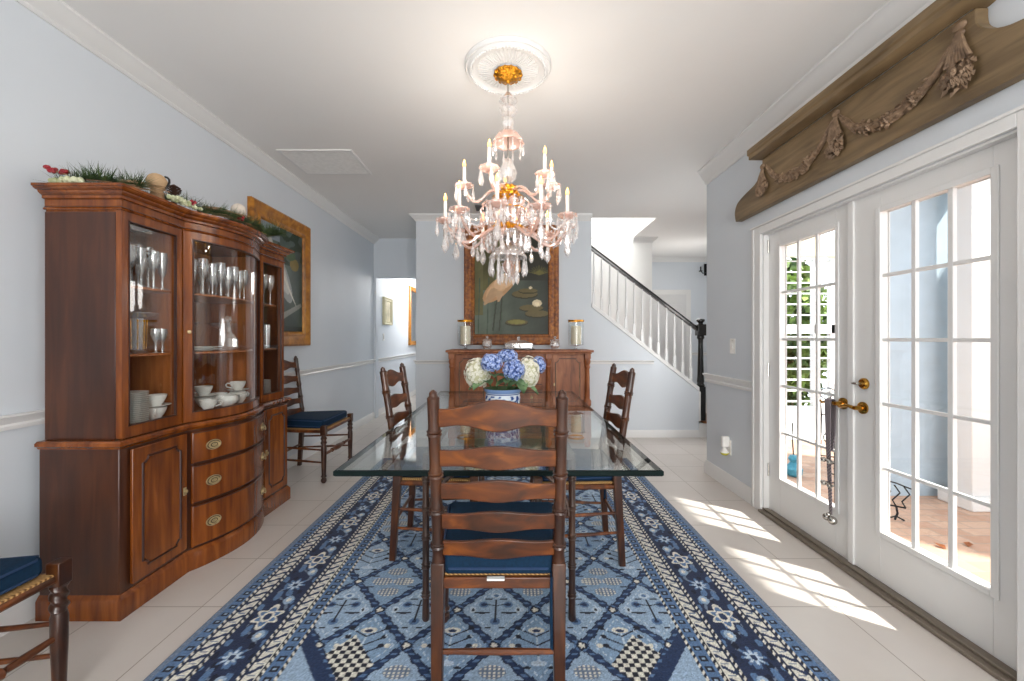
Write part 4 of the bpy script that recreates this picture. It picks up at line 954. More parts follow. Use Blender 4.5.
oc = thing('round_ornament', 'pale round-headed ornament with a black collar near the far end of the cabinet top', 'ornament', (-1.66, 2.52, TZ))
MB().lathe([(.030, 0), (.030, .012), (.020, .03), (.018, .05)], (-1.66, 2.52, TZ), 16).build('base', 'pale', oc)
MB().lathe([(.028, .045), (.032, .05), (.032, .075), (.028, .08)], (-1.66, 2.52, TZ), 18).build('collar', 'blackband', oc)
MB().ball((-1.66, 2.52, TZ+.112), (.040, .042, .040), 18, 12).build('head', 'pale', oc)

# ================================================================== SIDEBOARD AND WHAT STANDS ON IT
SX0, SX1, SYF, SZ = -0.735, 0.905, 4.60, 1.088
SYB = YB-0.035
sb = thing('sideboard', 'carved oak sideboard with four turned columns against the back wall, below the large heron painting', 'sideboard', (0.085, 4.85, 0))
MB().box(SX0+0.05, SX1-0.05, SYF+0.06, SYB, 0.16, SZ-0.035).build('cabinet_body', 'sideb', sb, 0.004)
MB().box(SX0, SX1, SYF-0.02, SYB, SZ-0.028, SZ-0.002).box(SX0+0.02, SX1-0.02, SYF-0.005, SYB-0.01, SZ-0.045, SZ-0.028).build('top', 'sideb', sb, 0.006)
MB().box(SX0+0.02, SX1-0.02, SYF+0.02, SYB, 0.10, 0.16).build('base_moulding', 'sideb', sb, 0.006)
cols = (-0.672, -0.235, 0.405, 0.842)
for x in cols:
    y = SYF+0.04
    m = MB().box(x-0.034, x+0.034, y-0.034, y+0.034, SZ-0.10, SZ-0.045).box(x-0.036, x+0.036, y-0.036, y+0.036, 0.16, 0.42)
    m.spin((x, y, 0.42), (x, y, SZ-0.10), [(0, 0.034), (0.02, 0.04), (0.05, 0.028), (0.09, 0.044), (0.17, 0.044), (0.22, 0.026), (0.25, 0.03), (0.8, 0.024), (0.84, 0.034), (0.88, 0.026), (0.94, 0.038), (1, 0.032)], 16)
    m.lathe([(0.02, 0.002), (0.034, 0.02), (0.04, 0.05), (0.03, 0.09), (0.034, 0.10)], (x, y, 0), 16)
    m.build('column', 'sideb', sb, 0.003)
for xa, xb in ((-0.625, -0.282), (0.452, 0.795)):
    d = MB().box(xa, xb, SYF+0.045, SYF+0.06, 0.20, SZ-0.06).build('door', 'sideb', sb, 0.004)
    q = cutpanel(xa+0.035, xb-0.035, 0.25, SZ-0.10, 0.04)
    MB().tube([(a, SYF+0.044, z) for a, z in q], 0.0045, 6, True).build('moulding', 'cabline', d)
    MB().tube([(a*0.96+(xa+xb)/2*0.04, SYF+0.043, z) for a, z in q], 0.003, 6, True).build('inlay', 'twig', d)
    MB().ball((xa+0.02 if xa > 0 else xb-0.02, SYF+0.038, 0.70), (.008, .008, .02), 10, 7).build('handle', 'antique', d)
for z0, z1 in ((0.20, 0.46), (0.475, 0.66), (0.675, 0.85), (0.865, SZ-0.06)):
    d = MB().box(-0.188, 0.358, SYF+0.045, SYF+0.06, z0, z1).build('drawer', 'sideb', sb, 0.004)
    MB().tube([(-0.165, SYF+0.044, z0+0.025), (0.335, SYF+0.044, z0+0.025), (0.335, SYF+0.044, z1-0.025), (-0.165, SYF+0.044, z1-0.025)], 0.004, 6, True).build('moulding', 'cabline', d)
    for x in (-0.05, 0.22): MB().lathe([(.004, 0), (.014, .004), (.016, .012), (.006, .018)], (0, 0, 0), 12).xf(Matrix.Translation((x, SYF+0.045, (z0+z1)/2)) @ Matrix.Rotation(PI/2, 4, 'X')).build('knob', 'antique', d)

def hurricane(x, y, label, clabel):
    z = SZ
    t = thing('hurricane_candle_holder', label, 'candle holder', (x, y, z), 0, 'hurricane candle holders on the sideboard')
    MB().lathe([(.055, 0), (.057, .005), (.02, .012), (.012, .02), (.012, .035), (.03, .045), (.088, .052), (.088, .058), (0, .058)], (x, y, z), 28, False).build('foot', 'stemglass', t)
    MB().lathe([(.090, .058), (.091, .335), (.0885, .335), (.0875, .062)], (x, y, z), 32, False).build('glass_shade', 'shade', t, smooth=60)
    MB().lathe([(.0915, .318), (.0922, .337), (.0885, .337), (.0882, .318)], (x, y, z), 32, False).build('gold_rim', 'gold', t, smooth=60)
    o = MB().lathe([(.056, .0595), (.058, .064), (.058, .262), (.052, .270), (.01, .262), (0, .262)], (x, y, z), 28, False).spin((x, y, z+.262), (x+.002, y, z+.282), [(0, .0015), (1, .001)], 6).build('pillar_candle', 'wax', None, loc=(x, y, z+.0595))
    tag(o, clabel, 'candle', 'pillar candles in the holders')
hurricane(-0.535, 4.76, 'gold-rimmed glass candle holder on the end of the sideboard nearest the hall', 'ivory pillar candle in the glass holder nearest the hall')
hurricane(0.735, 4.76, 'gold-rimmed glass candle holder on the end of the sideboard nearest the stairs', 'ivory pillar candle in the glass holder nearest the stairs')
def jar(x, y, label):
    t = thing('crystal_jar', label, 'jar', (x, y, SZ), 0, 'lidded crystal jars on the sideboard')
    MB().lathe([(.042, 0), (.044, .006), (.038, .014), (.056, .04), (.058, .075), (.05, .098), (.047, .098), (.054, .075), (.052, .04), (0, .016)], (x, y, SZ), 14, False).build('jar_body', 'crystal', t, smooth=0)
    MB().lathe([(.054, .100), (.056, .106), (.04, .118), (.012, .124), (.010, .13), (.018, .14), (.012, .152), (0, .154)], (x, y, SZ), 12).build('lid', 'crystal', t, smooth=0)
jar(-0.285, 4.74, 'round lidded crystal jar between the candle holder and the crystal casket')
jar(0.49, 4.74, 'round lidded crystal jar on the stairs side of the crystal casket')
o = MB().box(-0.10, 0.255, 4.66, 4.84, SZ, SZ+0.012).build('tray', 'ebony', None, 0.005, loc=(0.075, 4.75, SZ))
tag(o, 'dark rectangular tray under the crystal casket on the sideboard', 'tray')
t = thing('crystal_casket', 'long cut-crystal casket with a knobbed lid standing on the dark tray', 'casket', (0.077, 4.75, SZ+0.0125))
m = MB()
zz = SZ+0.0125
m.hexa([(-0.075, 4.685, zz), (0.225, 4.685, zz), (0.225, 4.815, zz), (-0.075, 4.815, zz)], [(-0.083, 4.678, zz+.06), (0.233, 4.678, zz+.06), (0.233, 4.822, zz+.06), (-0.083, 4.822, zz+.06)])
for k in range(12): m.hexa([(-0.07+k*.025, 4.672, zz+.008), (-0.052+k*.025, 4.672, zz+.008), (-0.052+k*.025, 4.69, zz+.008), (-0.07+k*.025, 4.69, zz+.008)], [(-0.075+k*.0255, 4.668, zz+.055), (-0.055+k*.0255, 4.668, zz+.055), (-0.055+k*.0255, 4.69, zz+.055), (-0.075+k*.0255, 4.69, zz+.055)])
m.build('casket_body', 'crystal', t, smooth=0)
m = MB().hexa([(-0.083, 4.678, zz+.063), (0.233, 4.678, zz+.063), (0.233, 4.822, zz+.063), (-0.083, 4.822, zz+.063)], [(0.0, 4.72, zz+.092), (0.15, 4.72, zz+.092), (0.15, 4.78, zz+.092), (0.0, 4.78, zz+.092)])
m.lathe([(.03, .09), (.012, .102), (.022, .118), (.016, .135), (0, .142)], (0.075, 4.75, zz), 10)
m.build('lid', 'crystal', t, smooth=0)

# ================================================================== PICTURES
def ell(U, V, cx, cy, rx, ry, a=0):
    c, s_ = math.cos(a), math.sin(a); x = (U-cx)*c+(V-cy)*s_; y = -(U-cx)*s_+(V-cy)*c
    return (x/rx)**2+(y/ry)**2 < 1
def seg(U, V, x0, y0, x1, y1, w0, w1=None):
    w1 = w0 if w1 is None else w1; dx, dy = x1-x0, y1-y0; t = np.clip(((U-x0)*dx+(V-y0)*dy)/(dx*dx+dy*dy), 0, 1)
    return np.hypot(U-x0-t*dx, V-y0-t*dy) < w0+(w1-w0)*t
def softnoise(U, V, k, seed):
    r = np.random.default_rng(seed); o = np.zeros_like(U)
    for i in range(7):
        a = r.uniform(0, 2*PI); f = k*r.uniform(0.5, 2.2); o += np.sin((U*math.cos(a)+V*math.sin(a))*f+r.uniform(0, 6))
    return o/7
def heron_fn(U, V):      # 0.91 x 1.22, V up
    o = np.zeros(U.shape+(3,)); n = softnoise(U, V, 14, 1)[..., None]; v = (V/1.22)[..., None]; u = (U/.91)[..., None]
    o[:] = L3('#2A2A1E'); wat = L3('#6A7668')*(1-u*0.9)+L3('#1E1E16')*(u*0.9)
    o = o*(v > .55)+wat*(v <= .55)
    o = np.where((v > .45) & (u < .42), L3('#5E5C3A')*(0.8+0.4*n), o)
    o = np.where((u < .12) & (v > .2), L3('#6A6744'), o); o = o*(1+.35*n)
    for x in (.05, .16, .24, .33): o[seg(U, V, x, .0, x+.02, .7, .006)] = L3('#4C5A4A')
    # lily pads and flowers
    for cx, cy, rx, ry in ((.62, .50, .16, .05), (.66, .54, .12, .03), (.70, .33, .15, .042), (.77, .26, .15, .045), (.52, .155, .14, .04)):
        o[ell(U, V, cx, cy-.006, rx, ry)] = L3('#2F2D17'); o[ell(U, V, cx, cy+.004, rx*.97, ry*.9)] = L3('#675C38')
    o[ell(U, V, .52, .16, .11, .026)] = L3('#8C8748')
    for cx, cy, r in ((.77, .39, .06), (.69, .58, .022)):
        o[ell(U, V, cx, cy, r, r*.72)] = L3('#D9C9A4'); o[ell(U, V, cx, cy-.01, r*.5, r*.35)] = L3('#F0E2BE')
    for k in range(11):
        a = .5+k*.22; o[seg(U, V, .80, .74, .80+.16*math.cos(a), .74+.13*math.sin(a)-.02, .007, .002)] = L3('#6B6531')
    # bird
    for x0, x1 in ((.25, .23), (.31, .31)): o[seg(U, V, x0+.03, .46, x1, .06, .008, .007)] = L3('#3A3A30')
    o[ell(U, V, .31, .58, .255, .105, .72)] = L3('#C79C72'); o[ell(U, V, .30, .59, .20, .075, .74)] = L3('#DDB78C'); o[ell(U, V, .37, .66, .14, .085, .55)] = L3('#E4C098')
    o[seg(U, V, .24, .52, .13, .38, .055, .015)] = L3('#C3A07C'); o[seg(U, V, .31, .50, .30, .42, .045, .015)] = L3('#C9A682')
    pts = [(.46, .72), (.53, .80), (.52, .90), (.44, .97), (.41, 1.03), (.46, 1.09)]
    for (a, b), (c, d) in zip(pts[:-1], pts[1:]): o[seg(U, V, a, b, c, d, .042, .034)] = L3('#C79572')
    o[ell(U, V, .48, 1.10, .055, .035)] = L3('#D8B48F'); o[seg(U, V, .52, 1.10, .66, 1.06, .016, .003)] = L3('#8C6A32')
    return np.clip(o*(1+.12*softnoise(U, V, 60, 5)[..., None]), 0, 1)
def egret_fn(U, V):      # 0.69 x 0.94
    o = np.zeros(U.shape+(3,)); n = softnoise(U, V, 16, 3)[..., None]; v = (V/.94)[..., None]
    o[:] = L3('#3F4A40')*(1-v)+L3('#55625C')*v; o = o*(1+.5*n)
    o[(V > .62) & (softnoise(U, V, 26, 8) > .02)] = L3('#2E3B2C'); o[(V > .8) & (U < .3)] = L3('#8A949C')
    o[ell(U, V, .55, .64, .08, .06)] = L3('#7C6A34'); o[ell(U, V, .47, .72, .1, .05)] = L3('#4F6244')
    o[ell(U, V, .34, .50, .27, .10, -.95)] = L3('#9B9F9C'); o[ell(U, V, .31, .55, .24, .07, -.95)] = L3('#C4C4BD')
    for k in range(9): o[seg(U, V, .26+.02*k, .62-.02*k, .50+.012*k, .33-.012*k, .006, .002)] = L3('#D9D6CB')
    o[seg(U, V, .22, .66, .14, .82, .04, .025)] = L3('#C2C2BB')
    o[seg(U, V, .30, .38, .28, .06, .008)] = L3('#2B2D26'); o[seg(U, V, .36, .36, .38, .06, .008)] = L3('#2B2D26')
    o[seg(U, V, .1, .05, .66, .26, .035, .02)] = L3('#8D8F86'); o[V < .05] = L3('#2E332C')
    return np.clip(o*(1+.12*softnoise(U, V, 70, 6)[..., None]), 0, 1)
def frame_sweep(m, x0, x1, z0, z1, w, d, put, prof=None):
    """mitred picture frame; put(a, z, depth) -> point, depth 0 at the wall"""
    pr = prof or [(0, 0), (0, d*.75), (w*.12, d), (w*.3, d*.92), (w*.42, d*.72), (w*.7, d*.66), (w*.82, d*.8), (w*.92, d*.78), (w, d*.45), (w, 0)]
    k = len(pr); vs = []
    for (sx, sz) in ((0, 0), (1, 0), (1, 1), (0, 1)):
        for o, dd in pr: vs.append(put((x0+o) if not sx else (x1-o), (z0+o) if not sz else (z1-o), dd))
    return m.add(vs, [(i*k+j, i*k+(j+1) % k, ((i+1) % 4)*k+(j+1) % k, ((i+1) % 4)*k+j) for i in range(4) for j in range(k)])
fx0, fx1, fz0, fz1 = -0.585, 0.572, 1.137, 2.60
p = thing('heron_painting', 'large oil painting of a pale heron among lily pads above the sideboard', 'painting', (-0.006, YB, 1.137))
frame_sweep(MB(), fx0, fx1, fz0, fz1, 0.128, 0.05, lambda a, z, d: (a, YB-0.001-d, z)).build('frame', 'burl', p, smooth=25)
paint_mesh('canvas', .915, 1.225, 130, 174, heron_fn, 'canvas', p, lambda U, V: (fx0+.121+U, np.full_like(U, YB-0.02), fz0+.119+V))
p = thing('egret_painting', 'gilt-framed painting of a grey wading bird on the wall beside the china cabinet', 'painting', (XL, 3.77, 1.15))
fy0, fy1, gz0, gz1 = 3.29, 4.25, 1.145, 2.345
frame_sweep(MB(), fy0, fy1, gz0, gz1, 0.135, 0.045, lambda a, z, d: (XL+0.001+d, a, z)).build('frame', 'goldframe', p, smooth=25)
paint_mesh('canvas', .70, .94, 100, 134, egret_fn, 'canvas', p, lambda U, V: (np.full_like(U, XL+0.018), fy0+.13+U, gz0+.13+V))
p = thing('small_picture', 'small narrow gilt-framed picture on the hall wall above the light switch', 'picture', (XL, 6.93, 1.45))
frame_sweep(MB(), 6.72, 7.16, 1.44, 1.89, 0.06, 0.045, lambda a, z, d: (XL+0.001+d, a, z)).build('frame', 'cream', p, smooth=25)
MB().box(XL+0.01, XL+0.02, 6.77, 7.11, 1.49, 1.84).build('print', plain('faded_print', '#C9BE9C', 0.6, noise=0.3, nscale=9), p)
p = thing('hall_mirror', 'tall gold-framed mirror on the hall wall, beyond the small picture', 'mirror', (XL, 8.9, 1.08))
frame_sweep(MB(), 8.40, 9.40, 1.07, 2.28, 0.09, 0.05, lambda a, z, d: (XL+0.001+d, a, z)).build('frame', 'goldframe', p, smooth=25)
MB().box(XL+0.012, XL+0.02, 8.48, 9.32, 1.15, 2.20).build('mirror_glass', 'mirrorglass', p)
def plate_on_left(y, z, name, label, cat):
    t = thing(name, label, cat, (XL, y, z))
    MB().box(XL+0.0005, XL+0.006, y-.036, y+.036, z-.058, z+.058).build('cover_plate', 'plasticwhite', t, 0.002)
    MB().box(XL+0.006, XL+0.012, y-.012, y+.012, z-.03, z+.03).build('rocker', 'trim', t, 0.002)
plate_on_left(6.78, 1.235, 'light_switch', 'white light switch on the hall wall under the small picture', 'light switch')

# ================================================================== FLOWERS ON THE TABLE
PX, PY, PZ = -0.055, 2.50, 0.7505
def potpaint(U, V):
    o = np.zeros(U.shape+(3,)); o[:] = L3('#DCE3EA'); b = L3('#2E4C8E'); lb = L3('#7F9CC8')
    t = U*16/ (2*PI)
    o[(V < .018) | ((V > .145))] = lb; o[((V > .022) & (V < .028)) | ((V > .134) & (V < .142))] = b
    n = softnoise(U*1.0, V*14, 9, 4); o[(V > .03) & (V < .13) & (n > .12)] = b; o[(V > .03) & (V < .13) & (n > .05) & (n <= .12)] = lb
    o[(V > .03) & (V < .13) & (np.hypot((t % 1-.5)*.11, V-.08) < .022)] = b
    return o
pot = thing('flower_pot', 'blue and white porcelain planter at the centre of the glass table', 'planter', (PX, PY, PZ))
prof = [(0, .072), (.012, .080), (.05, .097), (.10, .106), (.14, .103), (.146, .104), (.152, .112), (.168, .114)]
pv = np.array([q[0] for q in prof]); prr = np.array([q[1] for q in prof])
paint_mesh('planter_wall', 2*PI, .168, 120, 60, potpaint, 'bluechina', pot, lambda U, V: (PX+np.interp(V, pv, prr)*np.cos(U), PY+np.interp(V, pv, prr)*np.sin(U), PZ+V))
MB().lathe([(.114, .168), (.106, .168), (.10, .15), (.10, .142), (0, .142)], (PX, PY, PZ), 40, False).lathe([(.072, .0005), (0, .0005)], (PX, PY, PZ), 40, False).build('soil_and_rim', 'stem', pot)
def hydrangea(c, r, mat, n, label, group, seed, leaves=()):
    q = random.Random(seed); c = Vector(c); base = Vector((PX+(c.x-PX)*.35, PY+(c.y-PY)*.35, PZ+.144))
    t = thing('hydrangea', label, 'flower', base, 0, group)
    MB().tube([base, base.lerp(c, .5)+Vector((0, 0, .03)), c], [.004, .0045, .005], 7).build('stem', 'stem', t)
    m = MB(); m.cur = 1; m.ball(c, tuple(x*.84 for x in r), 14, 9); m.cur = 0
    for i in range(n):
        z = 1-2*(i+.5)/n; a = i*2.39996; k = math.sqrt(1-z*z); d = Vector((k*math.cos(a), k*math.sin(a), z))
        if d.z < -0.86: continue
        d = (d+Vector((q.uniform(-.1, .1), q.uniform(-.1, .1), q.uniform(-.1, .1)))).normalized()
        p0 = c+Vector((d.x*r[0], d.y*r[1], d.z*r[2]))*q.uniform(.86, 1.02); x = d.orthogonal().normalized(); y = d.cross(x); s_ = q.uniform(.0105, .0145); ph = q.uniform(0, 2*PI)
        for j in range(4):
            b1 = ph+j*PI/2; u = x*math.cos(b1)+y*math.sin(b1); w = d.cross(u)
            m.add([p0, p0+u*s_*.6+w*s_*.5+d*.003, p0+u*s_*1.15+d*.001, p0+u*s_*.6-w*s_*.5+d*.003], [(0, 1, 2, 3)])
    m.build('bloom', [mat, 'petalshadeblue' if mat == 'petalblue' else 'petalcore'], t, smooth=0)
    for (dx, dy, dz, ln_) in leaves:
        d = Vector((dx, dy, dz)).normalized(); s0 = base.lerp(c, .55)+Vector((0, 0, .01)); w = d.cross(Vector((0, 0, 1))).normalized(); up = w.cross(d)
        vs = []; fs = []
        for i in range(7):
            u = i/6; wd = .034*math.sin(PI*min(1, u*.92+.05))**.8; p0 = s0+d*ln_*u-Vector((0, 0, 1))*ln_*.35*u*u
            vs += [p0-w*wd+up*.006, p0-up*.004, p0+w*wd+up*.006]
        for i in range(6):
            fs += [(i*3, i*3+1, i*3+4, i*3+3), (i*3+1, i*3+2, i*3+5, i*3+4)]
        MB().add(vs, fs).build('leaf', 'leaf', t, smooth=60)
WG, BG = 'white hydrangeas in the planter', 'blue hydrangeas in the planter'
hydrangea((-.205, 2.47, 1.012), (.078, .075, .095), 'petalwhite', 170, 'large cream hydrangea on the china cabinet side of the planter', WG, 1, ((-.4, -.8, .0, .13), (.3, -.9, .2, .12), (-.9, -.2, -.2, .1)))
hydrangea((.095, 2.48, 1.012), (.072, .075, .10), 'petalwhite', 170, 'large cream hydrangea on the french door side of the planter', WG, 2, ((.1, -.95, -.1, .14), (-.5, -.8, .1, .13), (.8, -.4, -.3, .12)))
hydrangea((-.118, 2.375, 1.078), (.062, .056, .054), 'petalblue', 85, 'blue hydrangea leaning against the cream bloom on the china cabinet side', BG, 3, ((.75, -.6, .15, .13), (.0, -.9, .3, .12)))
hydrangea((.010, 2.375, 1.036), (.063, .058, .064), 'petalblue', 95, 'blue hydrangea at the front of the planter, lowest of the blue blooms', BG, 4, ((-.2, -.9, .2, .12), (.6, -.75, .1, .13), (-.8, -.6, .0, .1)))
hydrangea((-.028, 2.53, 1.105), (.066, .06, .045), 'petalblue', 80, 'blue hydrangea at the top of the arrangement', BG, 5)
hydrangea((.165, 2.585, 1.052), (.045, .045, .055), 'petalblue', 60, 'blue hydrangea half hidden behind the cream bloom on the french door side', BG, 6)

# ================================================================== CEILING THINGS
CX, CY = -0.022, 2.31
md = thing('ceiling_medallion', 'round white plaster medallion with a beaded rim around the chandelier canopy', 'medallion', (CX, CY, H))
m = MB(); R = .24
m.lathe([(R, 0), (R, -.012), (R*.97, -.022), (R*.94, -.018), (R*.91, -.028), (R*.86, -.034), (R*.82, -.024), (R*.74, -.020), (R*.3, -.030), (R*.28, -.04), (0, -.04)], (CX, CY, H-.0005), 64, False)
m.build('disc', 'trim', md, smooth=50)
m = MB()
for k in range(48):
    a = 2*PI*k/48; r0, r1 = R*.32, R*.70
    m.tube([(CX+r0*math.cos(a), CY+r0*math.sin(a), H-.030), (CX+(r0+r1)/2*math.cos(a+.05), CY+(r0+r1)/2*math.sin(a+.05), H-.028), (CX+r1*math.cos(a), CY+r1*math.sin(a), H-.022)], [.003, .005, .004], 6)
m.build('flutes', 'trim', md)
m = MB()
for k in range(72):
    a = 2*PI*k/72; m.ball((CX+R*.865*math.cos(a), CY+R*.865*math.sin(a), H-.034), .0075, 7, 5)
m.build('beading', 'trim', md)
v = thing('ceiling_vent', 'white return air grille in the ceiling above the left wall', 'vent', (-1.585, 3.56, H))
vx0, vx1, vy0, vy1 = -1.885, -1.285, 3.315, 3.81
m = MB().box(vx0, vx1, vy0, vy0+.025, H-.012, H-.0005).box(vx0, vx1, vy1-.025, vy1, H-.012, H-.0005).box(vx0, vx0+.025, vy0+.025, vy1-.025, H-.012, H-.0005).box(vx1-.025, vx1, vy0+.025, vy1-.025, H-.012, H-.0005)
m.build('frame', 'trim', v, 0.003)
MB().box(vx0+.025, vx1-.025, vy0+.025, vy1-.025, H-.003, H-.001).build('backing', 'ventgrey', v)
m = MB(); n = 58
for k in range(n):
    y = vy0+.027+(vy1-vy0-.054)*k/n; m.box(vx0+.025, vx1-.025, y, y+.0052, H-.0105, H-.0085)
for k in range(1, 12): x = vx0+.025+k*(vx1-vx0-.05)/12; m.box(x-.002, x+.002, vy0+.025, vy1-.025, H-.0085, H-.006)
m.build('louvres', 'ventgrey', v)
v = thing('ceiling_register', 'small dark air register in the ceiling beyond the chandelier', 'vent', (-.33, 4.80, H))
m = MB().box(-.42, -.24, 4.70, 4.90, H-.014, H-.0005); m.build('frame', 'darkmetal', v, 0.003)
m = MB()
for k in range(7): m.box(-.405, -.255, 4.72+.025*k, 4.73+.025*k, H-.020, H-.014)
m.build('louvres', 'darkmetal', v)

# ------------------------------------------------------------------ chandelier
ch = thing('chandelier', 'many-armed crystal chandelier with lit candle bulbs hanging over the dining table', 'chandelier', (CX, CY, H))
def at(r, a, z): return (CX+r*math.cos(a), CY+r*math.sin(a), z)
m = MB().lathe([(.078, H-.041), (.08, H-.047), (.06, H-.062), (.035, H-.074), (.014, H-.082), (.010, H-.095), (0, H-.097)], (CX, CY, 0), 26, False)
for k in range(14): m.ball(at(.071, 2*PI*k/14, H-.047), .012, 8, 6)
for k in range(10): m.ball(at(.045, 2*PI*k/10+.3, H-.062), .011, 8, 6)
m.build('canopy', 'gold', ch)
MB().spin((CX, CY, H-.09), (CX, CY, 1.70), [(0, .006), (1, .006)], 8).build('rod', 'silver', ch)
for z0, pr in ((2.515, [(.012, .07), (.022, .055), (.05, .028), (.052, .022), (.02, .0), (.012, -.01)]), (2.455, [(.014, .06), (.04, .05), (.054, .03), (.04, .008), (.014, 0)]), (2.375, [(.012, .08), (.03, .066), (.036, .04), (.028, .012), (.012, 0)]),
               (2.085, [(.016, .13), (.03, .11), (.05, .06), (.044, .02), (.02, 0)]), (1.885, [(.02, .12), (.045, .10), (.06, .06), (.05, .02), (.02, 0)])):
    MB().lathe([(0, pr[0][1])]+pr+[(0, pr[-1][1])], (CX, CY, z0), 12, False).build('stem_ball', 'crystal', ch, smooth=0)
# scalloped umbrella dish near the top, with drops
def dish(r, z, dz, mat, name, drops, dl, down=True, sc=10):
    n = sc*6; vs = []; fs = []
    for j, (q, h) in enumerate(((.12, 0), (.45, .12), (.75, .42), (.95, .85), (1.0, 1.0))):
        for k in range(n):
            a = 2*PI*k/n; w = 1+.05*math.cos(sc*a)*q*q
            vs.append(at(r*q*w, a, z+(-h if down else h)*dz))
    for j in range(4):
        for k in range(n): fs.append((j*n+k, j*n+(k+1) % n, (j+1)*n+(k+1) % n, (j+1)*n+k))
    o = MB().add(vs, fs).build(name, mat, ch, smooth=60)
    sd = o.modifiers.new('thick', 'SOLIDIFY'); sd.thickness = .003
    return o
drop_me = {}
def prism(parent, p, ln_, w=.011):
    """faceted drop hanging at p from a small bead"""
    key = (round(ln_, 3), w)
    if key not in drop_me:
        mb = MB().lathe([(0, 0), (.0045, -.004), (.0045, -.010), (0, -.014)], (0, 0, 0), 6, False)
        mb.lathe([(0, -.013), (w*.45, -.022), (w*.55, -.022-ln_*.18), (w, -.022-ln_*.62), (w*.55, -.022-ln_*.84), (0, -.022-ln_)], (0, 0, 0), 6, False)
        me = mb.build('crystal_prism', 'crystal', None, smooth=0); drop_me[key] = me.data; bpy.data.objects.remove(me)
    o = bpy.data.objects.new('crystal_prism', drop_me[key]); COL.objects.link(o); o.parent = parent
    o.location = Vector(p)-LOC[ch.name]; o.rotation_euler = (0, 0, random.uniform(0, PI))
    return o
d0 = dish(.085, 2.375, .075, 'pink', 'umbrella_dish', 0, 0)
for k in range(10): prism(d0, at(.084, 2*PI*k/10, 2.300), .05, .009)
m = MB()
for z, r in ((2.045, .05), (2.015, .062), (1.99, .045)):
    for k in range(9): m.ball(at(r*.75, 2*PI*k/9+z*7, z), (.02, .02, .022), 8, 6)
m.lathe([(.03, 1.97), (.055, 1.985), (.05, 2.03), (.03, 2.06)], (CX, CY, 0), 18)
m.build('gilt_hub', 'gold', ch)
m = MB().lathe([(.03, 1.80), (.075, 1.812), (.078, 1.835), (.05, 1.855), (.02, 1.86)], (CX, CY, 0), 22)
for k in range(12): m.ball(at(.072, 2*PI*k/12, 1.826), (.019, .019, .024), 8, 6)
m.build('gilt_hub', 'gold', ch)
d1_ = dish(.12, 1.765, -.035, 'crystal', 'receiver_bowl', 0, 0)
MB().lathe([(.0, 1.75), (.02, 1.745), (.022, 1.73), (.012, 1.715), (0, 1.71)], (CX, CY, 0), 14, False).build('finial', 'brass', ch)
d2_ = dish(.10, 1.735, .07, 'crystal', 'bottom_dish', 0, 0, sc=12)
for k in range(12): prism(d2_, at(.100, 2*PI*k/12, 1.668), .085, .012)
for k in range(8): prism(d2_, at(.055, 2*PI*k/8+.2, 1.632), .095, .012)
MB().lathe([(0, 1.66), (.02, 1.65), (.034, 1.62), (.02, 1.585), (0, 1.575)], (CX, CY, 0), 10, False).build('bottom_ball', 'pink', ch, smooth=0)
def candle_arm(a, R_, zr, zb, hubz, up, ncry):
    """S-shaped glass arm with drip pan, candle sleeve and bulb; zb = height of the bulb"""
    zp = zb-.135
    pts = []
    for i in range(15):
        u = i/14
        r = .045+(R_-.045)*u
        z = hubz+(zp-hubz)*u - up*math.sin(PI*u)**1.0*(1.0-.35*u) + (.035*math.sin(2*PI*u) if True else 0)
        pts.append(at(r, a, z))
    tw = [.0085+.0012*math.sin(i*1.7) for i in range(15)]
    MB().tube(pts, tw, 8).build('arm', 'pink', ch, smooth=30)
    n = 40; vs = []; fs = []
    ctr = at(R_, a, zp)
    for (q, h) in ((.012, -.004), (.028, .0), (.046, .012), (.052, .022)):
        for k in range(n):
            b = 2*PI*k/n; w = 1+(.07*math.cos(10*b) if q > .03 else 0); vs.append((ctr[0]+q*w*math.cos(b), ctr[1]+q*w*math.sin(b), ctr[2]+h))
    for j in range(3):
        for k in range(n): fs.append((j*n+k, j*n+(k+1) % n, (j+1)*n+(k+1) % n, (j+1)*n+k))
    fs.append(tuple(range(n)))
    bo = MB().add(vs, fs).build('drip_pan', 'pink', ch, smooth=60); sd = bo.modifiers.new('thick', 'SOLIDIFY'); sd.thickness = .003
    MB().lathe([(.017, .004), (.020, .02), (.013, .03), (.012, .035)], ctr, 12).build('candle_cup', 'pink', bo)
    MB().lathe([(.0095, .03), (.0095, .120), (.004, .122)], ctr, 12).build('candle_sleeve', 'candlewhite', ch)
    MB().lathe([(.004, .120), (.0088, .131), (.0088, .139), (.005, .153), (.0015, .163), (0, .164)], ctr, 10, False).build('bulb', 'bulb', ch)
    pl = bpy.data.lights.new('bulb_light', 'POINT'); pl.energy = 0.48; pl.color = (1, .92, .82); pl.shadow_soft_size = .012
    po = bpy.data.objects.new('bulb_light', pl); COL.objects.link(po); po.parent = ch; po.location = Vector((ctr[0], ctr[1], ctr[2]+.185))-LOC[ch.name]
    for k in range(ncry):
        b = a+PI*(2*k+1)/ncry
        prism(bo, (ctr[0]+.050*math.cos(b), ctr[1]+.050*math.sin(b), ctr[2]+.020), .060 if k % 2 else .080, .0125)
    return ctr, pts
low = []
for k in range(10):
    a = math.radians(-98+36*k)
    ctr, pts = candle_arm(a, .345, 0, 1.975, 1.83, .095, 6)
    low.append((ctr, pts, a))
for k, deg in enumerate((-112, -38, 5, 95, 177)):
    candle_arm(math.radians(deg), .245, 0, 2.19, 2.04, .06, 5)
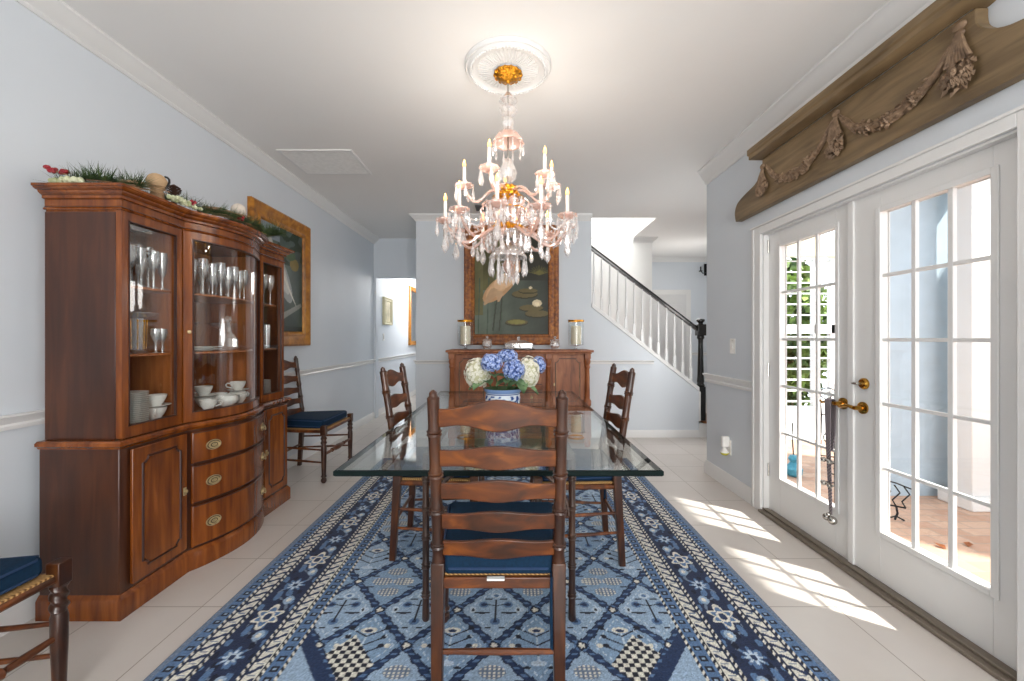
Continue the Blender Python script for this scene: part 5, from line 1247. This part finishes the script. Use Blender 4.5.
# bead swags between the lower arms, pear drops beneath the arms
for k in range(10):
    c0, c1 = Vector(low[k][0]), Vector(low[(k+1) % 10][0])
    m = MB()
    for i in range(1, 15):
        u = i/15; p0 = c0.lerp(c1, u)-Vector((0, 0, .085*math.sin(PI*u)-.012)); m.ball(p0, .0065, 6, 5)
    m.build('bead_swag', 'crystal', ch, smooth=0)
for k in range(10):
    q = Vector(low[k][0])+Vector((0, 0, .012))
    q2 = Vector(low[k][1][7])
    MB().lathe([(0, -.008), (.005, -.014), (.003, -.03), (.010, -.05), (.015, -.07), (.010, -.085), (0, -.098)], tuple(q2), 6, False).build('pear_drop', 'crystal', ch, smooth=0)
    MB().lathe([(0, -.012), (.012, -.02), (.018, -.035), (.010, -.055), (.004, -.07), (.012, -.095), (.022, -.135), (.014, -.155), (0, -.175)], tuple(q), 6, False).build('pear_drop', 'crystal', ch, smooth=0)
for k in range(10):
    a = math.radians(-98+36*k+18); m = MB()
    for i in range(14):
        u = i/13; r = .06+.14*u; z = 2.0-.19*u-.05*math.sin(PI*u)
        m.ball(at(r, a, z), .0065, 6, 5)
    m.build('bead_chain', 'pink', ch, smooth=0)
for r_, z_, n_, l_ in ((.085, 2.00, 10, .07), (.10, 1.93, 12, .075)):
    MB().tube([at(r_, 2*PI*k/24, z_) for k in range(24)], .0035, 6, True).build('crystal_ring', 'gold', ch)
    for k in range(n_):
        MB().lathe([(0, 0), (.005, -.005), (.004, -.014), (.008, -.02), (.013, -.02-l_*.5), (.008, -.02-l_*.8), (0, -.02-l_)], at(r_, 2*PI*k/n_+z_, z_), 6, False).build('spear_drop', 'crystal', ch, smooth=0)
for k in range(10):
    c0 = Vector(low[k][0]); m = MB()
    for i in range(16):
        u = i/15; p0 = c0.lerp(Vector(at(.06, low[k][2], 2.02)), u)+Vector((0, 0, .012-.10*math.sin(PI*u))); m.ball(p0, .0068, 6, 5)
    m.build('bead_chain', 'crystal', ch, smooth=0)
for k in range(20):
    a = 2*PI*k/20
    MB().lathe([(0, 0), (.005, -.006), (.009, -.03), (.013, -.055), (.008, -.075), (0, -.09)], at(.118, a, 1.80-.012*(k % 2)), 6, False).build('spear_drop', 'crystal', ch, smooth=0)
for k in range(10):
    a = math.radians(-98+36*k+18)
    MB().tube([at(.05, a, 1.85), at(.09, a, 1.93), at(.13, a, 1.965), at(.155, a, 1.94), at(.15, a, 1.91)], [.008, .008, .007, .006, .004], 8).lathe([(0, -.004), (.006, -.012), (.014, -.05), (.008, -.066), (0, -.075)], at(.15, a, 1.91), 6, False).build('scroll', 'pink', ch, smooth=30)

# ================================================================== CARVED VALANCE OVER THE DOORS
va = thing('carved_valance', 'long carved brown wooden valance with swags and tassels mounted above the french doors', 'valance', (XR, 2.19, 2.11))
VC = 2.19
half = [(0.655, 2.443), (0.665, 2.369), (0.741, 2.308), (0.863, 2.280), (0.971, 2.244), (1.008, 2.183), (0.994, 2.110)]
def arc(pts, n=6):
    out = []
    for i in range(len(pts)-1):
        p0 = pts[max(0, i-1)]; p1 = pts[i]; p2 = pts[i+1]; p3 = pts[min(len(pts)-1, i+2)]
        for k in range(n):
            t = k/n; out.append(tuple(.5*((2*p1[j])+(-p0[j]+p2[j])*t+(2*p0[j]-5*p1[j]+4*p2[j]-p3[j])*t*t+(-p0[j]+3*p1[j]-3*p2[j]+p3[j])*t**3) for j in (0, 1)))
    return out+[pts[-1]]
hp_ = arc(half)
poly = [(VC+a, z) for a, z in hp_]+[(VC-a, z) for a, z in reversed(hp_)]
VX = 1.715
MB().prism(poly, lambda a, b: (VX, a, b), lambda a, b: (XR-0.001, a, b)).build('backboard', 'valance', va, 0.004)
pr = [(0, 2.445), (0.028, 2.449), (0.060, 2.458), (0.066, 2.462), (0.066, 2.486), (0.074, 2.494), (0.074, 2.530), (0, 2.530)]
MB().sweep([(XR-0.001, VC+.645), (VX, VC+.645), (VX, VC-.645), (XR-0.001, VC-.645)], [(o*.95, z) for o, z in pr]).build('cornice_shelf', 'valance', va)
def petal(m, p, d, w, ln_, n):
    """small carved leaf: p base, d direction in the board plane, n outwards"""
    d = d.normalized(); s_ = d.cross(n).normalized()
    a = p; b = p+d*ln_
    m.add([a, a+d*ln_*.45+s_*w+n*.004, b+n*.006, a+d*ln_*.45-s_*w+n*.004, a+d*ln_*.5+n*.014], [(0, 1, 4), (1, 2, 4), (2, 3, 4), (3, 0, 4), (0, 3, 2, 1)])
NV = Vector((-1, 0, 0))
def VP(y, z, o=0.0): return Vector((VX-o, y, z))
qv = random.Random(11)
def tassel(y, zt, ln_, name='carved_tassel'):
    m = MB(); m.ball(VP(y, zt, .006), (.012, .026, .018), 12, 8); m.ball(VP(y, zt-.028, .006), (.012, .020, .014), 12, 8)
    for k in range(-3, 4):
        m.tube([VP(y+k*.004, zt-.035, .012), VP(y+k*.009, zt-.035-ln_*.25, .016), VP(y+k*.0145, zt-.035-ln_*.48, .014)], [.005, .007, .008], 7)
    zc = zt-.035-ln_*.70
    m.ball(VP(y, zc, .0), (.012, .042, ln_*.26), 14, 10)
    for k in range(70):
        a = qv.uniform(0, 2*PI); r = math.sqrt(qv.random()); yy = y+.052*r*math.cos(a); z2 = zc+ln_*.28*r*math.sin(a)+.012
        petal(m, VP(yy, z2, .022*(1-r*r)+.002), Vector((-.25, (yy-y)*14+qv.uniform(-.5, .5), -1)), .012, .036, NV)
    m.build(name, 'carving', va, smooth=20)
tassel(VC-.605, 2.41, .215); tassel(VC, 2.405, .19); tassel(VC+.64, 2.39, .16)
def swag(ya, yb, z0, sag):
    m = MB(); n = 60
    P = [VP(ya+(yb-ya)*i/24, z0-sag*(1-(2*i/24-1)**2)**.8, .006) for i in range(25)]
    R_ = [.006+.018*math.sin(PI*i/24)**.7 for i in range(25)]
    m.tube(P, R_, 8)
    for i in range(120):
        u = qv.uniform(.16, .84); j = u*24; k = int(j); p = P[k].lerp(P[k+1], j-k); d = (P[k+1]-P[k]).normalized(); r = .03*math.sin(PI*u)**.6
        q = qv.uniform(-1, 1); up = d.cross(NV).normalized()
        petal(m, p+up*q*r+NV*(.012*(1-abs(q))), d*(1 if u < .5 else -1)+up*qv.uniform(-.8, .8), .010, .030, NV)
    for u in (.32, .5, .68):
        k = int(u*24); c = P[k]+NV*.018
        for ring, (nn, rr) in enumerate(((6, .020), (5, .012), (3, .006))):
            for j in range(nn):
                a = 2*PI*j/nn+ring*.5; dd = Vector((0, math.cos(a), math.sin(a))); petal(m, c+dd*rr*.4+NV*.003*ring, dd, .010, rr*1.3, NV)
    for s_ in (0, 1):
        e = P[0] if s_ == 0 else P[-1]; f = P[5] if s_ == 0 else P[-6]
        for k in (-1, 0, 1): m.tube([e+Vector((0, 0, -.01*k)), e.lerp(f, .5)+Vector((0, 0, -.012*k)), f], [.004, .006, .005], 6)
    m.build('carved_swag', 'carving', va, smooth=20)
swag(VC-.60, VC-.025, 2.375, .165); swag(VC+.025, VC+.60, 2.375, .165)
# ================================================================== SMALL THINGS ON THE RIGHT WALL AND DOORS
t = thing('light_switch', 'white light switch plate on the pale wall beside the french doors, above the chair rail', 'light switch', (XR, 3.31, 1.155))
MB().box(XR-.007, XR-.0005, 3.275, 3.352, 1.095, 1.215).build('cover_plate', 'plasticwhite', t, .003)
MB().box(XR-.013, XR-.007, 3.303, 3.323, 1.135, 1.175).build('rocker', 'plasticwhite', t, .002)
MB().spin((XR-.006, 3.313, 1.198), (XR-.0085, 3.313, 1.198), [(0, .003), (1, .003)], 8).build('screw', 'greyhole', t)
t = thing('air_freshener', 'white plug-in air freshener with yellow oil in the low wall outlet', 'air freshener', (XR, 3.38, .33))
MB().box(XR-.007, XR-.0005, 3.335, 3.407, .275, .395).build('outlet_plate', 'plasticwhite', t, .003)
MB().box(XR-.065, XR-.007, 3.345, 3.385, .335, .425).build('housing', 'plasticwhite', t, .012, seg=4)
MB().lathe([(0, .335), (.014, .333), (.018, .318), (.030, .305), (.033, .288), (.020, .274), (0, .271)], (XR-.042, 3.365, 0), 18, False).build('refill_bottle', 'plasticwhite', t, smooth=60)
MB().lathe([(.031, .297), (.0335, .288), (.021, .2735), (0, .270)], (XR-.042, 3.365, 0), 18, False).build('oil', 'yellow', t)
# bell strap on the left door's handle
t = thing('bell_strap', 'grey plaid door strap with silver bells hanging from the brass lever of the french door', 'bells', (1.745, 2.268, .865))
m = MB()
xs = DX-.048
loop = [(-.03, .0), (-.022, .018), (.0, .022), (.012, .01)]
def strip(m, pts, w0, w1, th=.004):
    n = len(pts)
    for i in range(n-1):
        wa = w0+(w1-w0)*i/(n-1); wb = w0+(w1-w0)*(i+1)/(n-1); a = Vector(pts[i]); b = Vector(pts[i+1])
        m.hexa([a+Vector((-th/2, -wa, 0)), a+Vector((th/2, -wa, 0)), a+Vector((th/2, wa, 0)), a+Vector((-th/2, wa, 0))], [b+Vector((-th/2, -wb, 0)), b+Vector((th/2, -wb, 0)), b+Vector((th/2, wb, 0)), b+Vector((-th/2, wb, 0))])
yb2 = 2.283
strip(m, [(xs-.012, yb2, .882), (xs-.016, yb2, .86), (xs-.012, yb2, .62), (xs-.004, yb2, .42), (xs+.002, yb2, .25)], .024, .009)
strip(m, [(xs+.016, yb2, .874), (xs+.014, yb2, .70), (xs+.004, yb2, .60)], .020, .012)
strip(m, [(xs-.012, yb2, .882), (xs+.004, yb2, .888), (xs+.016, yb2, .874)], .024, .020)
m.build('strap', 'plaid', t)
for z in (.55, .42):
    b = MB()
    for s_ in (-1, 1):
        b.tube([(xs-.012, yb2+s_*.0, z), (xs-.022, yb2+s_*.02, z+.006), (xs-.022, yb2+s_*.04, z-.004), (xs-.016, yb2+s_*.045, z+.004)], [.006, .007, .006, .004], 8)
    b.ball((xs-.022, yb2-.022, z-.004), .014, 12, 9).ball((xs-.022, yb2+.022, z-.004), .014, 12, 9)
    b.build('bell_pair', 'silver', t)
MB().ball((xs-.004, yb2-.02, .225), .022, 14, 10).ball((xs-.004, yb2+.022, .228), .020, 14, 10).ball((xs-.012, yb2, .25), .012, 10, 8).build('bell_pair', 'silver', t)
# foyer wall lamp
t = thing('wall_sconce', 'small black iron wall lamp in the foyer, beyond the newel post', 'wall lamp', (3.66, 7.85, 2.5))
MB().tube([(3.66, 7.82, 2.6), (3.66, 7.82, 2.42)], .012, 8).tube([(3.66, 7.82, 2.45), (3.56, 7.75, 2.43), (3.52, 7.74, 2.47)], .008, 8).tube([(3.66, 7.82, 2.45), (3.74, 7.75, 2.43), (3.77, 7.74, 2.47)], .008, 8).box(3.63, 3.69, 7.83, 7.849, 2.40, 2.62).build('bracket', 'iron', t)
for x in (3.52, 3.77): MB().lathe([(.03, 2.46), (.034, 2.475), (.012, 2.48), (.012, 2.55), (0, 2.555)], (x, 7.74, 0), 12).build('candle_cup', 'iron', t)

# ================================================================== OUTSIDE
GZ = -0.08
struct('ground', MB().box(XR+.131, 9, -3, YC-.081, GZ-.1, GZ).box(2.381, 9, YC-.081, 4.769, GZ-.1, GZ).box(3.031, 9, 4.769, 5.3, GZ-.1, GZ), 'patio', smooth=0)
struct('porch_floor', MB().box(3.031, 9, 5.3, 6.119, GZ-.1, GZ+.002).box(3.931, 9, 6.119, 9, GZ-.1, GZ+.002), plain('white_concrete', '#E4E2DC', .8), smooth=0)
struct('porch_roof', MB().box(XR+.131, 2.95, -3, 3.7, 2.52, 2.64), 'trim', smooth=0)
struct('wall_garden', MB().box(2.95, 4.6, 3.42, 3.6, GZ, 3.2), 'porchblue', smooth=0)
struct('eave', MB().box(2.95, 3.74, 2.98, 3.42, 2.50, 2.62), 'trim', smooth=0)
col = thing('porch_column', 'square white porch column standing in front of the blue outdoor wall', 'column', (3.56, 3.22, GZ))
MB().box(3.47, 3.65, 3.13, 3.31, GZ+.10, 2.98).build('shaft', 'trim', col, .006)
MB().box(3.43, 3.69, 3.09, 3.35, GZ+.001, GZ+.10).build('base', 'trim', col, .008)
MB().box(3.42, 3.70, 3.08, 3.36, 2.98, 3.08).build('capital', 'trim', col, .008)
struct('wall_porch_side', MB().box(4.5, 4.62, 1.2, 3.42, GZ, 3.2), plain('white_stucco', '#E6E4DD', .85), smooth=0)
# jalousie window wall seen through the left door
jw = thing('louvred_porch_screen', 'white louvred porch window wall with greenery behind, seen through the left french door', 'porch screen', (3.9, 5.6, GZ))
m = MB().box(3.08, 5.6, 5.55, 5.65, GZ+.004, .30).box(3.08, 5.6, 5.56, 5.64, 2.35, 2.62).box(3.08, 5.6, 5.56, 5.64, 1.28, 1.40)
for x in (3.08, 3.42, 3.62, 4.05, 4.28, 4.75, 5.2, 5.54): m.box(x, x+.06, 5.56, 5.64, .30, 2.35)
m.build('frame', 'trim', jw)
MB().box(3.08, 5.6, 5.50, 5.56, 2.30, 2.56).build('header', 'cream', jw, .004)
m = MB()
for k in range(14):
    z = .36+.145*k; m.hexa([(3.08, 5.575, z), (5.6, 5.575, z), (5.6, 5.595, z), (3.08, 5.595, z)], [(3.08, 5.595, z+.018), (5.6, 5.595, z+.018), (5.6, 5.615, z+.018), (3.08, 5.615, z+.018)])
m.build('louvres', 'trim', jw)
def bush(name, c, r, n, label, seed, s=.09):
    q = random.Random(seed); t = thing(name, label, 'shrub', (c[0], c[1], GZ)); m = MB()
    for i in range(n):
        z = q.uniform(-1, 1); a = q.uniform(0, 2*PI); k = math.sqrt(1-z*z); f = q.uniform(.55, 1)
        p = Vector((c[0]+r[0]*k*math.cos(a)*f, c[1]+r[1]*k*math.sin(a)*f, c[2]+r[2]*z*f)); d = Vector((q.uniform(-1, 1), q.uniform(-1, 1), q.uniform(-.7, .7))).normalized(); x = d.orthogonal().normalized(); y = d.cross(x)
        m.add([p-x*s, p+y*s*.5, p+x*s, p-y*s*.5], [(0, 1, 2, 3)])
    m.build('leaves', 'hedge', t, smooth=0)
    MB().tube([(c[0], c[1], GZ), (c[0], c[1], c[2])], .04, 8).build('stem', 'twig', t)
bush('garden_shrub', (4.5, 6.7, 1.25), (.5, .6, 1.3), 2600, 'leafy green shrub behind the louvred porch screen, on the side of the door hinges', 1)
bush('garden_shrub', (5.8, 6.8, 1.15), (.55, .6, 1.2), 2400, 'leafy green shrub behind the louvred porch screen, on the side of the brass lever', 2)
# wrought iron plant stand behind the left door, scroll stand behind the right door, ornament, leaves
def scroll(c, r0, turns, plane, n=26, flip=1):
    out = []
    for i in range(n):
        u = i/(n-1); a = turns*2*PI*u*flip; r = r0*(1-.8*u); out.append((c[0]+plane[0]*r*math.cos(a), c[1]+plane[1]*r*math.cos(a), c[2]+r*math.sin(a)))
    return out
t = thing('iron_plant_stand', 'tall black wrought iron scroll stand outside the left french door', 'plant stand', (2.47, 3.22, GZ))
m = MB(); bx, by = 2.47, 3.22; pl = (.78, -.62)
for o_ in (-.07, .03, .11): m.tube([(bx+pl[0]*o_, by+pl[1]*o_, GZ+.001), (bx+pl[0]*o_*.8, by+pl[1]*o_*.8, .62), (bx+pl[0]*o_*1.1, by+pl[1]*o_*1.1, .95)], .006, 6)
for z in (.10, .30, .62): m.tube([(bx-pl[0]*.09, by-pl[1]*.09, z), (bx+pl[0]*.12, by+pl[1]*.12, z)], .005, 6)
for z, o_, f in ((.78, -.02, 1), (.86, .07, -1), (.70, .08, 1), (.45, .0, -1), (.20, .03, 1)): m.tube(scroll((bx+pl[0]*o_, by+pl[1]*o_, z), .06, 1.4, pl, flip=f), .004, 6)
m.tube([(bx+pl[0]*.03, by+pl[1]*.03, .95), (bx+pl[0]*.06, by+pl[1]*.06, 1.06), (bx+pl[0]*.10, by+pl[1]*.10, 1.14)], .005, 6)
m.build('scrollwork', 'iron', t)
t = thing('iron_stand', 'low black wrought iron scroll stand on the brick patio before the blue wall', 'plant stand', (2.74, 2.96, GZ))
m = MB(); bx, by = 2.74, 2.96; pl = (.75, -.66)
for o_ in (-.06, -.01, .04):
    m.tube([(bx+pl[0]*o_, by+pl[1]*o_, .17), (bx+pl[0]*(o_+.03), by+pl[1]*(o_+.03), .12), (bx+pl[0]*(o_-.01), by+pl[1]*(o_-.01), .06), (bx+pl[0]*(o_+.01), by+pl[1]*(o_+.01), .02)], .005, 6)
m.tube([(bx-pl[0]*.10, by-pl[1]*.10, .20), (bx, by, .185), (bx+pl[0]*.08, by+pl[1]*.08, .16)], .005, 6)
m.tube([(bx-pl[0]*.06, by-pl[1]*.06, .02), (bx+pl[0]*.05, by+pl[1]*.05, .02)], .006, 6)
m.tube([(bx, by, .02), (bx+.01, by, -.03), (bx-.01, by, GZ+.004)], .007, 6).tube([(bx-.05, by+.02, GZ+.006), (bx, by, -.05), (bx+.04, by-.02, GZ+.006)], .006, 6)
m.build('scrollwork', 'iron', t)
t = thing('garden_ornament', 'small turquoise glazed garden ornament on the patio outside the left french door', 'ornament', (2.66, 3.92, GZ))
MB().lathe([(.05, 0), (.07, .02), (.075, .07), (.04, .11), (.03, .13), (.045, .16), (.03, .19), (0, .20)], (2.66, 3.92, GZ+.001), 16).build('body', 'teal', t)
MB().tube([(2.66, 3.92, GZ+.18), (2.645, 3.92, .3), (2.65, 3.92, .42)], .006, 6).build('stake', 'iron', t)
for i, (x, y, lab) in enumerate(((2.86, 2.60, 'curled brown leaf lying on the sunny patio, nearer the white column'), (2.66, 2.58, 'curled brown leaf lying on the sunny patio, nearer the door glass'))):
    m = MB(); a = .7+i
    d = Vector((math.cos(a), math.sin(a), 0)); w = Vector((-d.y, d.x, 0)); p = Vector((x, y, GZ+.003))
    m.add([p-d*.035, p-d*.01+w*.022+Vector((0, 0, .012)), p+d*.035+Vector((0, 0, .01)), p-d*.01-w*.022+Vector((0, 0, .014)), p+Vector((0, 0, .001))], [(0, 1, 4), (1, 2, 4), (2, 3, 4), (3, 0, 4)])
    o = m.build('fallen_leaf', 'deadleaf', None, smooth=0, loc=(x, y, GZ+.003)); o['kind'] = 'thing'; tag(o, lab, 'leaf')
